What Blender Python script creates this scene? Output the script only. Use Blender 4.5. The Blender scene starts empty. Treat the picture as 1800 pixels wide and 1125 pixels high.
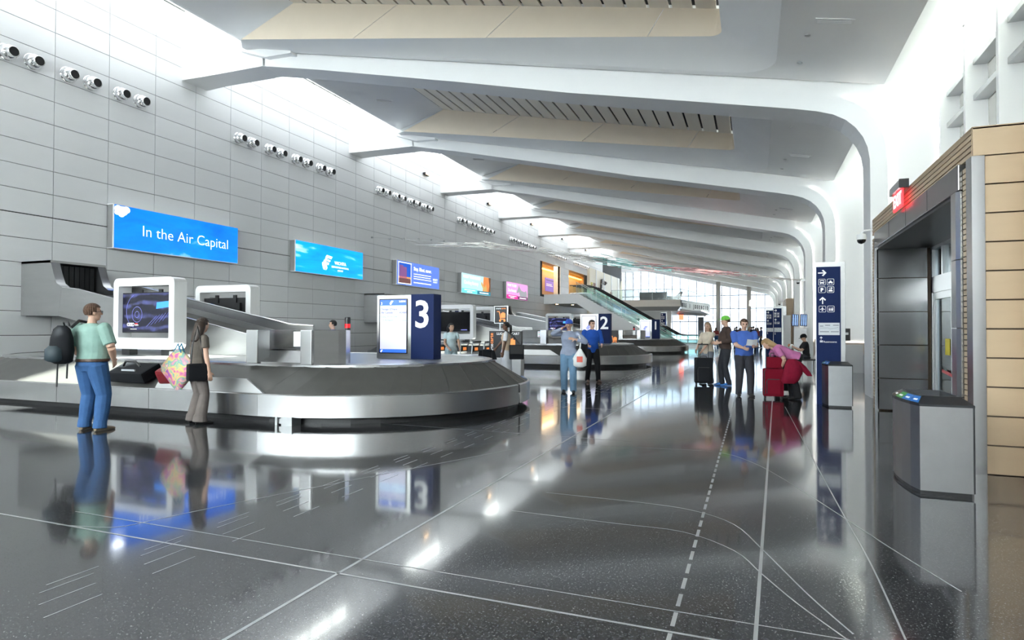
import bpy, bmesh, math, random
from mathutils import Vector, Matrix, Euler
from mathutils.bvhtree import BVHTree

random.seed(7)
PI = math.pi
SC = bpy.context.scene
COL = SC.collection

# ------------------------------------------------------------------ camera (1800 x 1125 photo frame)
F, CX, CY, H = 1085.0, 900.0, 562.5, 1.45
def _cam_axes():
    Y = Vector((1326.5 - CX, 580.5 - CY, F)).normalized()        # hall direction in camera axes (x right, y down, z forward)
    a = Vector((1.0, 0.003, 0.0)); X = (a - Y * a.dot(Y)).normalized()
    Z = X.cross(Y)
    return X, Y, Z
_X, _Y, _Z = _cam_axes()
def c2w(v): return Vector((_X.dot(v), _Y.dot(v), _Z.dot(v)))
cam_d = bpy.data.cameras.new('camera'); cam = bpy.data.objects.new('camera', cam_d); COL.objects.link(cam)
ax = c2w(Vector((1, 0, 0))); ay = -c2w(Vector((0, 1, 0))); az = -c2w(Vector((0, 0, 1)))
M = Matrix((ax, ay, az)).transposed().to_4x4(); M.translation = Vector((0, 0, H))
cam.matrix_world = M
cam_d.sensor_fit = 'HORIZONTAL'; cam_d.sensor_width = 36.0; cam_d.lens = F / 1800.0 * 36.0
cam_d.clip_start = 0.05; cam_d.clip_end = 600
SC.camera = cam
def ray(u, v): return c2w(Vector((u - CX, v - CY, F)))
CAM = Vector((0, 0, H))
def at_y(u, v, y): d = ray(u, v); return CAM + d * (y / d.y)
def at_x(u, v, x): d = ray(u, v); return CAM + d * (x / d.x)
def at_z(u, v, z): d = ray(u, v); return CAM + d * ((z - H) / d.z)

# ------------------------------------------------------------------ world, sun, exposure
W = bpy.data.worlds.new('daylight'); SC.world = W; W.use_nodes = True
bgn = W.node_tree.nodes['Background']; bgn.inputs[0].default_value = (0.95, 0.975, 1.0, 1); bgn.inputs[1].default_value = 5.4
sun_d = bpy.data.lights.new('sun', 'SUN'); sun_d.energy = 175.0; sun_d.angle = 0.009; sun_d.color = (1.0, 0.95, 0.86)
sun = bpy.data.objects.new('sun', sun_d); COL.objects.link(sun)
sun.rotation_euler = Vector((-1.0, -0.03, -0.40)).to_track_quat('-Z', 'Y').to_euler(); sun.location = (30, -8, 20)
VS = SC.view_settings
VS.view_transform = 'Standard'; VS.look = 'None'; VS.exposure = 2.15; VS.gamma = 1.0; VS.use_curve_mapping = False
cy = SC.cycles
cy.use_denoising = True; cy.max_bounces = 10; cy.diffuse_bounces = 5; cy.glossy_bounces = 5
cy.transparent_max_bounces = 16; cy.transmission_bounces = 4; cy.sample_clamp_indirect = 8.0; cy.caustics_reflective = False; cy.caustics_refractive = False
def area_light(name, loc, rot, sx, sy, watts, col):
    d = bpy.data.lights.new(name, 'AREA'); d.shape = 'RECTANGLE'; d.size = sx; d.size_y = sy; d.energy = watts; d.color = col
    o = bpy.data.objects.new(name, d); o.location = loc; o.rotation_euler = rot; COL.objects.link(o)
area_light('skylight_boost', (-16.55, 38.1, 12.26), (0, 0, 0), 2.5, 100.0, 400.0, (0.93, 0.97, 1.0))  # added area lamp boosting the daylight below the skylight panes
def portal(name, loc, rot, sx, sy):
    d = bpy.data.lights.new(name, 'AREA'); d.shape = 'RECTANGLE'; d.size = sx; d.size_y = sy; d.cycles.is_portal = True
    o = bpy.data.objects.new(name, d); o.location = loc; o.rotation_euler = rot; COL.objects.link(o)

# ------------------------------------------------------------------ materials
MATS = {}
EK = 0.52                      # lamp and screen output for this exposure
def mat(name, col, rough=0.5, metal=0.0, spec=0.5, emit=None, es=0.0, coat=0.0, var=0.0, vscale=3.0, stretch=None, bump=0.0, bscale=60.0, rvar=0.0, alpha=1.0):
    if name in MATS: return MATS[name]
    m = bpy.data.materials.new(name); m.use_nodes = True; nt = m.node_tree; b = nt.nodes['Principled BSDF']
    b.inputs['Base Color'].default_value = (*col, 1); b.inputs['Roughness'].default_value = rough; b.inputs['Metallic'].default_value = metal
    b.inputs['Specular IOR Level'].default_value = spec; b.inputs['Coat Weight'].default_value = coat
    m.diffuse_color = (*col, 1)
    if emit: b.inputs['Emission Color'].default_value = (*emit, 1); b.inputs['Emission Strength'].default_value = es * EK
    if var or bump or rvar:
        tc = nt.nodes.new('ShaderNodeTexCoord'); mp = nt.nodes.new('ShaderNodeMapping')
        nt.links.new(tc.outputs['Object'], mp.inputs[0]); mp.inputs['Scale'].default_value = stretch or (1, 1, 1)
        n = nt.nodes.new('ShaderNodeTexNoise'); n.inputs['Scale'].default_value = vscale; n.inputs['Detail'].default_value = 5
        nt.links.new(mp.outputs[0], n.inputs['Vector'])
        if var:
            r = nt.nodes.new('ShaderNodeMapRange'); r.inputs[1].default_value = 0.25; r.inputs[2].default_value = 0.75
            r.inputs[3].default_value = 1 - var; r.inputs[4].default_value = 1 + var
            mx = nt.nodes.new('ShaderNodeVectorMath'); mx.operation = 'SCALE'; mx.inputs[0].default_value = col
            nt.links.new(n.outputs['Fac'], r.inputs[0]); nt.links.new(r.outputs[0], mx.inputs['Scale'])
            nt.links.new(mx.outputs[0], b.inputs['Base Color'])
        if rvar:
            r2 = nt.nodes.new('ShaderNodeMapRange'); r2.inputs[3].default_value = max(0.02, rough - rvar); r2.inputs[4].default_value = rough + rvar
            nt.links.new(n.outputs['Fac'], r2.inputs[0]); nt.links.new(r2.outputs[0], b.inputs['Roughness'])
        if bump:
            n2 = nt.nodes.new('ShaderNodeTexNoise'); n2.inputs['Scale'].default_value = bscale; n2.inputs['Detail'].default_value = 3
            nt.links.new(mp.outputs[0], n2.inputs['Vector'])
            bp = nt.nodes.new('ShaderNodeBump'); bp.inputs['Strength'].default_value = bump; bp.inputs['Distance'].default_value = 0.01
            nt.links.new(n2.outputs['Fac'], bp.inputs['Height']); nt.links.new(bp.outputs[0], b.inputs['Normal'])
    MATS[name] = m; return m
def glass(name, tint, gl=0.12, rough=0.02):
    if name in MATS: return MATS[name]
    m = bpy.data.materials.new(name); m.use_nodes = True; nt = m.node_tree; nt.nodes.clear()
    o = nt.nodes.new('ShaderNodeOutputMaterial'); t = nt.nodes.new('ShaderNodeBsdfTransparent'); g = nt.nodes.new('ShaderNodeBsdfGlossy'); x = nt.nodes.new('ShaderNodeMixShader')
    lw = nt.nodes.new('ShaderNodeLayerWeight'); lw.inputs[0].default_value = 0.5
    pw = nt.nodes.new('ShaderNodeMath'); pw.operation = 'POWER'; pw.inputs[1].default_value = 4.0; nt.links.new(lw.outputs['Facing'], pw.inputs[0])
    fr = nt.nodes.new('ShaderNodeMath'); fr.operation = 'MULTIPLY_ADD'; fr.inputs[1].default_value = 0.6; fr.inputs[2].default_value = 0.04; nt.links.new(pw.outputs[0], fr.inputs[0])
    t.inputs[0].default_value = (*tint, 1); g.inputs['Roughness'].default_value = rough; g.inputs['Color'].default_value = (0.9, 0.95, 0.95, 1)
    nt.links.new(fr.outputs[0], x.inputs[0]); nt.links.new(t.outputs[0], x.inputs[1]); nt.links.new(g.outputs[0], x.inputs[2]); nt.links.new(x.outputs[0], o.inputs[0])
    MATS[name] = m; return m
def frosted(name, col):
    m = bpy.data.materials.new(name); m.use_nodes = True; nt = m.node_tree; nt.nodes.clear()
    o = nt.nodes.new('ShaderNodeOutputMaterial'); t = nt.nodes.new('ShaderNodeBsdfTranslucent'); g = nt.nodes.new('ShaderNodeBsdfGlossy'); x = nt.nodes.new('ShaderNodeMixShader')
    t.inputs[0].default_value = (*col, 1); g.inputs['Roughness'].default_value = 0.15; x.inputs[0].default_value = 0.06
    nt.links.new(t.outputs[0], x.inputs[1]); nt.links.new(g.outputs[0], x.inputs[2]); nt.links.new(x.outputs[0], o.inputs[0])
    MATS[name] = m; return m

WHITE = mat('white_paint', (0.86, 0.865, 0.87), 0.45, var=0.015, vscale=1.5)
GYP = mat('white_gypsum', (0.87, 0.875, 0.88), 0.42, var=0.015, vscale=1.2)
CREAM = mat('cream_acoustic_panel', (0.88, 0.77, 0.63), 0.6, var=0.02, vscale=2)
SLAT = mat('cream_metal_slat', (0.88, 0.83, 0.74), 0.38, var=0.03, vscale=6, stretch=(1, .1, 1))
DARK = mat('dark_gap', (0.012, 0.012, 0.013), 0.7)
PANEL = mat('grey_wall_panel', (0.78, 0.785, 0.795), 0.42, metal=0.15, var=0.05, vscale=0.9, stretch=(1, .35, 1.6), rvar=0.05)
STEEL = mat('brushed_stainless', (0.44, 0.44, 0.445), 0.27, metal=1.0, var=0.05, vscale=5, stretch=(1, 1, .05))
STEELD = mat('brushed_stainless_matte', (0.42, 0.42, 0.42), 0.38, metal=1.0, var=0.05, vscale=4, stretch=(.3, .3, 2), rvar=0.05)
CHROME = mat('chrome', (0.82, 0.82, 0.83), 0.07, metal=1.0)
ALU = mat('anodised_aluminium', (0.55, 0.56, 0.57), 0.35, metal=0.9)
BELT = mat('black_rubber_belt', (0.065, 0.063, 0.06), 0.5, var=0.12, vscale=4)
BLACK = mat('black_plastic', (0.012, 0.012, 0.014), 0.4)
NAVY = mat('navy_sign_panel', (0.006, 0.018, 0.09), 0.6, spec=0.2)
GLOSSW = mat('glossy_white_shell', (0.86, 0.86, 0.87), 0.12, coat=0.5)
LETTER = mat('white_lettering', (0.86, 0.87, 0.88), 0.5, emit=(0.9, 0.93, 0.96), es=0.12)
TAN = mat('tan_cladding', (0.50, 0.375, 0.25), 0.5, var=0.04, vscale=3, stretch=(.4, .4, 3))
RAILG = glass('railing_glass', (0.86, 0.96, 0.94), rough=0.01)
SKYG = glass('skylight_glass', (0.25, 0.265, 0.27))
ENDG = glass('end_window_glass', (0.30, 0.33, 0.36))
CLEARG = glass('clerestory_glass', (0.42, 0.45, 0.45))
WING = glass('window_glass', (0.93, 0.97, 0.965))
FROST = frosted('sun_diffusing_glass', (0.045, 0.048, 0.049))

# ------------------------------------------------------------------ mesh builder
class MB:
    def __init__(s): s.v = []; s.f = []; s.m = []; s.sm = []
    def add(s, vs, fs, mi=0, smooth=False):
        o = len(s.v); s.v += [tuple(p) for p in vs]
        for f in fs: s.f.append(tuple(i + o for i in f)); s.m.append(mi); s.sm.append(smooth)
        return s
    def box(s, x0, x1, y0, y1, z0, z1, mi=0):
        return s.add([(x, y, z) for z in (z0, z1) for y in (y0, y1) for x in (x0, x1)],
                     [(0, 2, 3, 1), (4, 5, 7, 6), (0, 1, 5, 4), (2, 6, 7, 3), (0, 4, 6, 2), (1, 3, 7, 5)], mi)
    def cbox(s, c, d, mi=0): return s.box(c[0]-d[0]/2, c[0]+d[0]/2, c[1]-d[1]/2, c[1]+d[1]/2, c[2]-d[2]/2, c[2]+d[2]/2, mi)
    def obox(s, p, q, w, h, mi=0, up=(0, 0, 1)):
        p = Vector(p); q = Vector(q); d = (q - p).normalized(); u = Vector(up)
        r = d.cross(u)
        if r.length < 1e-4: r = d.cross(Vector((0, 1, 0)))
        r.normalize(); n = r.cross(d)
        vs = [c + r * a * w / 2 + n * b * h / 2 for c in (p, q) for a, b in ((-1, -1), (1, -1), (1, 1), (-1, 1))]
        return s.add(vs, [(3, 2, 1, 0), (4, 5, 6, 7), (0, 1, 5, 4), (1, 2, 6, 5), (2, 3, 7, 6), (3, 0, 4, 7)], mi)
    def prism(s, poly, axis, a, b, mi=0, mside=None, smooth=False):
        n = len(poly)
        def P(p, t): return {'x': (t, p[0], p[1]), 'y': (p[0], t, p[1]), 'z': (p[0], p[1], t)}[axis]
        s.add([P(p, a) for p in poly], [tuple(range(n))], mi); s.add([P(p, b) for p in poly], [tuple(range(n - 1, -1, -1))], mi)
        o = [P(p, a) for p in poly] + [P(p, b) for p in poly]
        return s.add(o, [(i, i + n, (i + 1) % n + n, (i + 1) % n) for i in range(n)], mi if mside is None else mside, smooth)
    def loft(s, rings, mi=0, closed=True, smooth=True, cap=False):
        n = len(rings[0]); vs = [p for r in rings for p in r]; fs = []
        for k in range(len(rings) - 1):
            for i in range(n if closed else n - 1):
                j = (i + 1) % n; fs.append((k*n+i, k*n+j, (k+1)*n+j, (k+1)*n+i))
        s.add(vs, fs, mi, smooth)
        if cap:
            s.add(rings[0], [tuple(range(n - 1, -1, -1))], mi); s.add(rings[-1], [tuple(range(n))], mi)
        return s
    def tube(s, pts, r, n=8, mi=0, cap=True, smooth=True):
        pts = [Vector(p) for p in pts]; rs = r if isinstance(r, (list, tuple)) else [r] * len(pts); rings = []
        ref = None
        for i, p in enumerate(pts):
            d = (pts[min(i + 1, len(pts) - 1)] - pts[max(i - 1, 0)]).normalized()
            if ref is None:
                ref = d.cross(Vector((0, 0, 1)))
                if ref.length < 1e-3: ref = d.cross(Vector((1, 0, 0)))
            ref = (ref - d * ref.dot(d)).normalized(); w = d.cross(ref)
            rings.append([p + (ref * math.cos(a) + w * math.sin(a)) * rs[i] for a in [2*PI*k/n for k in range(n)]])
        return s.loft(rings, mi, True, smooth, cap)
    def lathe(s, prof, n=16, mi=0, c=(0, 0, 0), axis='z', cap=True, smooth=True):
        rings = []
        for r, t in prof:
            ring = []
            for k in range(n):
                a = 2*PI*k/n; u, v = r*math.cos(a), r*math.sin(a)
                p = {'z': (u, v, t), 'x': (t, u, v), 'y': (v, t, u)}[axis]
                ring.append((p[0]+c[0], p[1]+c[1], p[2]+c[2]))
            rings.append(ring)
        return s.loft(rings, mi, True, smooth, cap)
    def ell(s, c, r, mi=0, n=12, m=8):
        rings = []
        for k in range(m + 1):
            t = -PI/2 + PI*k/m; q = max(math.cos(t), 1e-3)
            rings.append([(c[0]+r[0]*q*math.cos(2*PI*i/n), c[1]+r[1]*q*math.sin(2*PI*i/n), c[2]+r[2]*math.sin(t)) for i in range(n)])
        return s.loft(rings, mi, True, True, True)
    def mesh(s, name):
        me = bpy.data.meshes.new(name); me.from_pydata(s.v, [], s.f); me.polygons.foreach_set('material_index', s.m)
        me.polygons.foreach_set('use_smooth', s.sm); me.update(); return me
    def build(s, name, mats, parent=None, loc=(0, 0, 0), rot=(0, 0, 0), bevel=0, fix=True):
        me = s.mesh(name)
        bm = bmesh.new(); bm.from_mesh(me)
        if fix: bmesh.ops.recalc_face_normals(bm, faces=bm.faces)
        if bevel:
            bmesh.ops.remove_doubles(bm, verts=bm.verts, dist=1e-5)
            eds = [e for e in bm.edges if len(e.link_faces) == 2 and e.calc_face_angle(0) > 0.6]
            bmesh.ops.bevel(bm, geom=eds, offset=bevel, segments=2, profile=0.7, affect='EDGES')
        bm.to_mesh(me); bm.free()
        return link(name, me, mats, parent, loc, rot)
def link(name, me, mats=None, parent=None, loc=(0, 0, 0), rot=(0, 0, 0)):
    if mats is not None and not me.materials:
        for m in (mats if isinstance(mats, (list, tuple)) else [mats]): me.materials.append(m)
    o = bpy.data.objects.new(name, me); COL.objects.link(o); o.location = loc; o.rotation_euler = rot
    if parent: o.parent = parent
    return o
def tag(o, label=None, cat=None, group=None, kind=None):
    if label: o['label'] = label
    if cat: o['category'] = cat
    if group: o['group'] = group
    if kind: o['kind'] = kind
    return o
def struct(o, label=None): o['kind'] = 'structure'; 
def thing(name, label, cat, loc=(0, 0, 0), rz=0, group=None):
    o = bpy.data.objects.new(name, None); COL.objects.link(o); o.location = loc; o.rotation_euler = (0, 0, rz); o.empty_display_size = 0.1
    return tag(o, label, cat, group)
def copy_tree(o, parent=None):
    c = o.copy(); COL.objects.link(c); c.parent = parent
    for ch in list(o.children): copy_tree(ch, c)
    return c
def box(name, m, parent, x0, x1, y0, y1, z0, z1, bevel=0): return MB().box(x0, x1, y0, y1, z0, z1).build(name, m, parent, bevel=bevel)
def rrect(w, h, r, n=5, cx=0, cz=0):
    p = []
    for (sx, sz, a0) in ((1, 1, 0), (-1, 1, PI/2), (-1, -1, PI), (1, -1, 1.5*PI)):
        for k in range(n + 1):
            a = a0 + PI/2*k/n; p.append((cx + sx*(w/2 - r) + r*math.cos(a), cz + sz*(h/2 - r) + r*math.sin(a)))
    return p
def text(body, size, loc, rot, m, parent, align='LEFT', ext=0.003, bold=0.0, name='lettering', sx=1.0, fitw=None):
    c = bpy.data.curves.new(name, 'FONT'); c.body = body; c.size = size; c.align_x = align; c.extrude = ext; c.offset = bold; c.resolution_u = 3
    t = bpy.data.objects.new('t', c); COL.objects.link(t); dg = bpy.context.evaluated_depsgraph_get()
    me = bpy.data.meshes.new_from_object(t.evaluated_get(dg)); bpy.data.objects.remove(t); bpy.data.curves.remove(c)
    me.materials.clear(); me.name = name
    if fitw:
        xs = [v.co.x for v in me.vertices]; k = fitw / max(1e-4, max(xs) - min(xs)); me.transform(Matrix.Diagonal((k, k, 1, 1)))
    elif sx != 1: me.transform(Matrix.Diagonal((sx, 1, 1, 1)))
    return link(name, me, m, parent, loc, rot)
FX = (PI/2, 0, PI/2)      # facing +x
FY = (PI/2, 0, 0)         # facing -y
# ------------------------------------------------------------------ shell
WX = -17.9; PW = 1.53; PH = 0.64; Y0 = 15.2; BAY = 9.18; T = 0.9; YEND = 89.3; YB = -12.35
def zc(x): return 7.27 - 0.2045 * x
def zlow(x): return 7.75 - 0.165 * x
def ztop(x): return 8.30 - 0.203 * x

# terrazzo floor
def terrazzo():
    m = bpy.data.materials.new('polished_terrazzo'); m.use_nodes = True; nt = m.node_tree; b = nt.nodes['Principled BSDF']
    tc = nt.nodes.new('ShaderNodeTexCoord')
    n1 = nt.nodes.new('ShaderNodeTexVoronoi'); n1.inputs['Scale'].default_value = 75
    n2 = nt.nodes.new('ShaderNodeTexNoise'); n2.inputs['Scale'].default_value = 95; n2.inputs['Detail'].default_value = 4
    n3 = nt.nodes.new('ShaderNodeTexNoise'); n3.inputs['Scale'].default_value = 0.35; n3.inputs['Detail'].default_value = 3
    for n in (n1, n2, n3): nt.links.new(tc.outputs['Object'], n.inputs['Vector'])
    r = nt.nodes.new('ShaderNodeValToRGB'); e = r.color_ramp.elements
    e[0].position = 0.30; e[0].color = (0.020, 0.020, 0.022, 1); e[1].position = 0.62; e[1].color = (0.062, 0.062, 0.067, 1)
    x = r.color_ramp.elements.new(0.74); x.color = (0.30, 0.30, 0.31, 1)
    nt.links.new(n2.outputs['Fac'], r.inputs[0])
    r2 = nt.nodes.new('ShaderNodeMapRange'); r2.inputs[3].default_value = 0.45; r2.inputs[4].default_value = 1.6
    nt.links.new(n1.outputs['Color'], r2.inputs[0])
    mx = nt.nodes.new('ShaderNodeVectorMath'); mx.operation = 'SCALE'; nt.links.new(r.outputs[0], mx.inputs[0]); nt.links.new(r2.outputs[0], mx.inputs['Scale'])
    nt.links.new(mx.outputs[0], b.inputs['Base Color'])
    rr = nt.nodes.new('ShaderNodeMapRange'); rr.inputs[3].default_value = 0.05; rr.inputs[4].default_value = 0.13
    nt.links.new(n3.outputs['Fac'], rr.inputs[0]); nt.links.new(rr.outputs[0], b.inputs['Roughness'])
    b.inputs['Specular IOR Level'].default_value = 0.7; b.inputs['Coat Weight'].default_value = 0.3; b.inputs['Coat Roughness'].default_value = 0.04
    return m
floor = MB().box(-24, 6, YB - 1, 100, -0.3, 0).build('floor', terrazzo()); struct(floor)
STRIP = mat('zinc_divider_strip', (0.42, 0.43, 0.44), 0.3, metal=0.3)
def strip(pts, w, name='divider_strip'):
    m = MB(); P = [Vector((p[0], p[1], 0)) for p in pts]
    L = []; R_ = []
    for i, p in enumerate(P):
        d = (P[min(i+1, len(P)-1)] - P[max(i-1, 0)]).normalized(); n = Vector((-d.y, d.x, 0)) * w / 2
        L.append((p.x+n.x, p.y+n.y, 0.0012)); R_.append((p.x-n.x, p.y-n.y, 0.0012))
    m.loft([L, R_], closed=False, smooth=False); return m.build(name, STRIP, floor)
def gpix(*uv): return [at_z(u, v, 0) for u, v in uv]
def ext(p, q, a=0, b=0):
    p, q = Vector(p), Vector(q); d = (q - p); return [p - d * a, q + d * b]
a = gpix((450, 1092.6), (871.8, 846)); xa = (a[0].x + a[1].x) / 2
strip([(xa, YB), (xa, 80)], 0.022)                                         # long line under the carousel ends
b_ = gpix((1327.7, 1124.9), (1354.5, 748.8)); strip(ext(*b_, 3, 4), 0.020)
a = gpix((0, 903), (1174.8, 1110.4)); strip(ext(*a, .8, .55), 0.018)
a = gpix((450, 952), (949.7, 1035.2)); strip(ext(*a, .9, .9), 0.010)
for k in range(0, 6):                                                      # cross joints further down the hall
    y = 8.05 + 3.06 * k
    strip([(-17, y + .35), (-1.5, y)], 0.009)
def arc(c, r, a0, a1, n=24): return [(c[0] + r*math.cos(a0 + (a1-a0)*k/n), c[1] + r*math.sin(a0 + (a1-a0)*k/n)) for k in range(n+1)]
for px in ([(900, 898), (1080, 920), (1200, 935), (1290, 968), (1340, 1010), (1400, 1060), (1490, 1125)],
           [(960, 866), (1130, 884), (1220, 898), (1290, 922), (1340, 966), (1420, 1045), (1500, 1115)],
           [(1000, 780), (1150, 788), (1260, 795), (1320, 812), (1390, 850), (1560, 960), (1690, 1040)],
           [(1380, 715), (1432, 812), (1480, 900), (1530, 990), (1592, 1125)],
           [(100, 922), (200, 927), (280, 912), (420, 883), (640, 840), (900, 790)]):
    g = gpix(*px); sm = []
    for i in range(len(g) - 1):
        p0 = g[max(i-1, 0)]; p1 = g[i]; p2 = g[i+1]; p3 = g[min(i+2, len(g)-1)]
        for t in (0, .25, .5, .75):
            sm.append(0.5*((2*p1) + (p2-p0)*t + (2*p0-5*p1+4*p2-p3)*t*t + (3*p1-p0-3*p2+p3)*t**3))
    sm.append(g[-1]); strip(sm, 0.010)
dm = MB()                                                                  # dashed inlays, counted in hundreds
def dashes(p, q, L, gap, w, off=0):
    p, q = Vector((p[0], p[1], 0)), Vector((q[0], q[1], 0)); d = q - p; n = d.length; d.normalize(); r = Vector((-d.y, d.x, 0)) * w/2; s = off
    while s < n:
        a_, b2 = p + d*s, p + d*min(s+L, n)
        dm.add([(a_-r) + Vector((0,0,.0012)), (a_+r) + Vector((0,0,.0012)), (b2+r) + Vector((0,0,.0012)), (b2-r) + Vector((0,0,.0012))], [(0, 1, 2, 3)]); s += L + gap
e = gpix((1176.8, 1118.7), (1274, 767.4)); dashes(ext(*e, .5, 0)[0], ext(*e, 0, 2.2)[1], 0.16, 0.075, 0.022)
for i, (u, v) in enumerate(((76.4, 1086.4), (42, 1073.6), (18.3, 1061.5), (7, 1055.5))):
    g = at_z(u, v, 0); dashes((g.x, g.y - 1.2), (g.x, 24), 0.30, 0.30, 0.008, 0.07 * i)
tag(dm.build('dash_inlay', STRIP, floor), kind='stuff')

# left wall: backing, openings, panels
ZT = 12.4
wl = MB()
OPN = [(53.1, 58.6, 4.66, 7.75), (61.2, 68.5, 4.66, 7.75)]
wl.box(WX - .25, WX - .05, YB, 53.1, 0, ZT); wl.box(WX - .25, WX - .05, 53.1, 68.5, 7.75, ZT); wl.box(WX - .25, WX - .05, 53.1, 68.5, 0, 4.66)
wl.box(WX - .25, WX - .05, 58.6, 61.2, 4.66, 7.75); wl.box(WX - .25, WX - .05, 68.5, YEND + 10, 0, ZT)
wall_left = wl.build('wall_left', DARK); struct(wall_left)
pm = MB().box(-.05, 0, 0.008, PW - .008, 0.008, PH - .008).mesh('wall_panel'); pm.materials.append(PANEL)
pm2 = MB().box(-.05, 0, 0.008, PW - .008, 0.02, PH - .008).mesh('wall_panel'); pm2.materials.append(PANEL)
PY0 = 12.63 - PW * 22
cells = []
for i in range(64):
    for k in range(19):
        y = PY0 + i * PW; z = k * PH - 0.02
        if y > YEND + 6 or y < YB: continue
        if 52.9 < y + PW/2 < 68.6 and 4.6 < z + PH/2 < 7.7 and not (58.6 < y + PW/2 < 61.2): continue
        seen = y + PW > 9.3 and z > 0.6
        cells.append((0 if seen else 1, (y + PW/2) ** 2 + 300, y, z, k))
cells.sort()
rest = MB(); npan = 0
for s, d, y, z, k in cells:
    if s == 0 and npan < 300: link('panel', pm2 if k in (7,) else pm, None, wall_left, (WX, y, z)); npan += 1
    else: rest.box(WX - .05, WX, y + .008, y + PW - .008, z + .008, z + PH - .008)
tag(rest.build('panel_field', PANEL, wall_left, fix=False), kind='stuff')

# other walls
wb = MB().box(WX - .3, 4.2, YB - .3, YB, 0, 3.0).box(WX - .3, 4.2, YB - .3, YB, 10.4, 13).build('wall_back', WHITE); struct(wb)
bw = MB()
for x in [-17.8 + 1.5*i for i in range(15)]: bw.box(x - .05, x + .05, YB - .25, YB, 3.0, 10.4)
for z in (5.4, 7.9): bw.box(-17.9, 3.8, YB - .22, YB - .03, z - .05, z + .05)
win_b = bw.build('window_30', WHITE); struct(win_b)  # unseen glazing, added to light the surfaces that face the camera
box('pane', WING, win_b, -17.9, 3.9, YB - .14, YB - .12, 3.0, 10.4)
portal('back_portal', (-7, YB - .4, 6.7), (-PI/2, 0, 0), 22, 7.4)

# ribs, fins and wall brackets
S_ = [(-14.5, 9.78), (-12.35, 9.34), (-7.71, 8.30), (-4.45, 7.54), (-1.63, 6.96), (.85, 6.44), (1.3, 6.33), (1.62, 6.22), (1.87, 6.07), (2.06, 5.88), (2.20, 5.66), (2.29, 5.42), (2.33, 5.15), (2.335, 4.8), (2.335, 0)]
O_ = [(-14.5, 10.13), (-12.3, 9.68), (-7.63, 8.65), (-4.37, 7.89), (-1.56, 7.31), (.93, 6.79), (1.42, 6.68), (1.80, 6.56), (2.10, 6.40), (2.33, 6.18), (2.50, 5.90), (2.61, 5.58), (2.66, 5.25), (2.67, 4.8), (2.67, 0)]
arch = MB(); n = len(S_)
for yy in (0, T): arch.loft([[(p[0], yy, p[1]) for p in S_], [(p[0], yy, p[1]) for p in O_]], closed=False, smooth=False)
arch.loft([[(p[0], 0, p[1]) for p in S_], [(p[0], T, p[1]) for p in S_]], closed=False, smooth=False)
arch.loft([[(p[0], 0, p[1]) for p in O_], [(p[0], T, p[1]) for p in O_]], closed=False, smooth=False)
fin = MB(); U_ = [(x, zc(x) + .35) for x, z in O_[:9]] + [(2.6, 7.25), (3.2, 7.45), (3.72, 7.6), (3.72, 5.2), (3.72, 4.0), (3.72, 0)]
for yy in (.07, T - .07): fin.loft([[(p[0], yy, p[1]) for p in O_], [(p[0], yy, p[1]) for p in U_]], closed=False, smooth=False)
brk = MB()
for yy in (0, T):
    s = -1 if yy == 0 else 1
    brk.add([(WX, yy + s*.06, 9.81), (-16.95, yy, 9.81), (-14.4, yy, 9.78), (-14.4, yy, 10.3), (-15.3, yy, 10.75), (-15.3, yy, 12.1), (-17.25, yy, 12.1), (WX, yy + s*.06, 12.1)], [(0, 1, 6, 7), (1, 2, 3, 4, 5, 6)])
brk.add([(WX, -.06, 9.81), (-16.95, 0, 9.81), (-14.4, 0, 9.78), (-14.4, T, 9.78), (-16.95, T, 9.81), (WX, T + .06, 9.81)], [(0, 1, 4, 5), (1, 2, 3, 4)])
brk.add([(WX, -.06, 12.1), (-15.3, 0, 12.1), (-15.3, T, 12.1), (WX, T + .06, 12.1)], [(0, 1, 2, 3)])
wains = MB().box(2.66, 3.71, .04, T - .04, 0, 1.02)
arch_m, fin_m, brk_m, wains_m = (q.build('tmp', WHITE) for q in (arch, fin, brk, wains))
STONE = mat('taupe_wainscot', (0.40, 0.35, 0.31), 0.5, var=.03)
lip = MB()                                                                 # stepped lips where ceiling meets bracket
lip.prism([(-15.28, 10.31), (-14.0, 10.18), (-13.2, 10.05), (-13.2, 9.9), (-14.2, 9.93)], 'y', -.22, T + .22)
lip_m = lip.build('tmp', GYP)
for o in (arch_m, fin_m, brk_m, wains_m, lip_m): COL.objects.unlink(o)
wains_m.data.materials.clear(); wains_m.data.materials.append(STONE)
for k in range(-3, 9):
    y = Y0 + BAY * k
    o = link('rib_beam', arch_m.data, None, None, (0, y, 0)); tag(o, kind='structure')
    for nm, me in (('fin_wall', fin_m.data), ('wall_bracket', brk_m.data), ('ceiling_lip', lip_m.data)) + ((('wainscot', wains_m.data),) if k > 0 else ()):
        link(nm, me, None, o)

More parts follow.
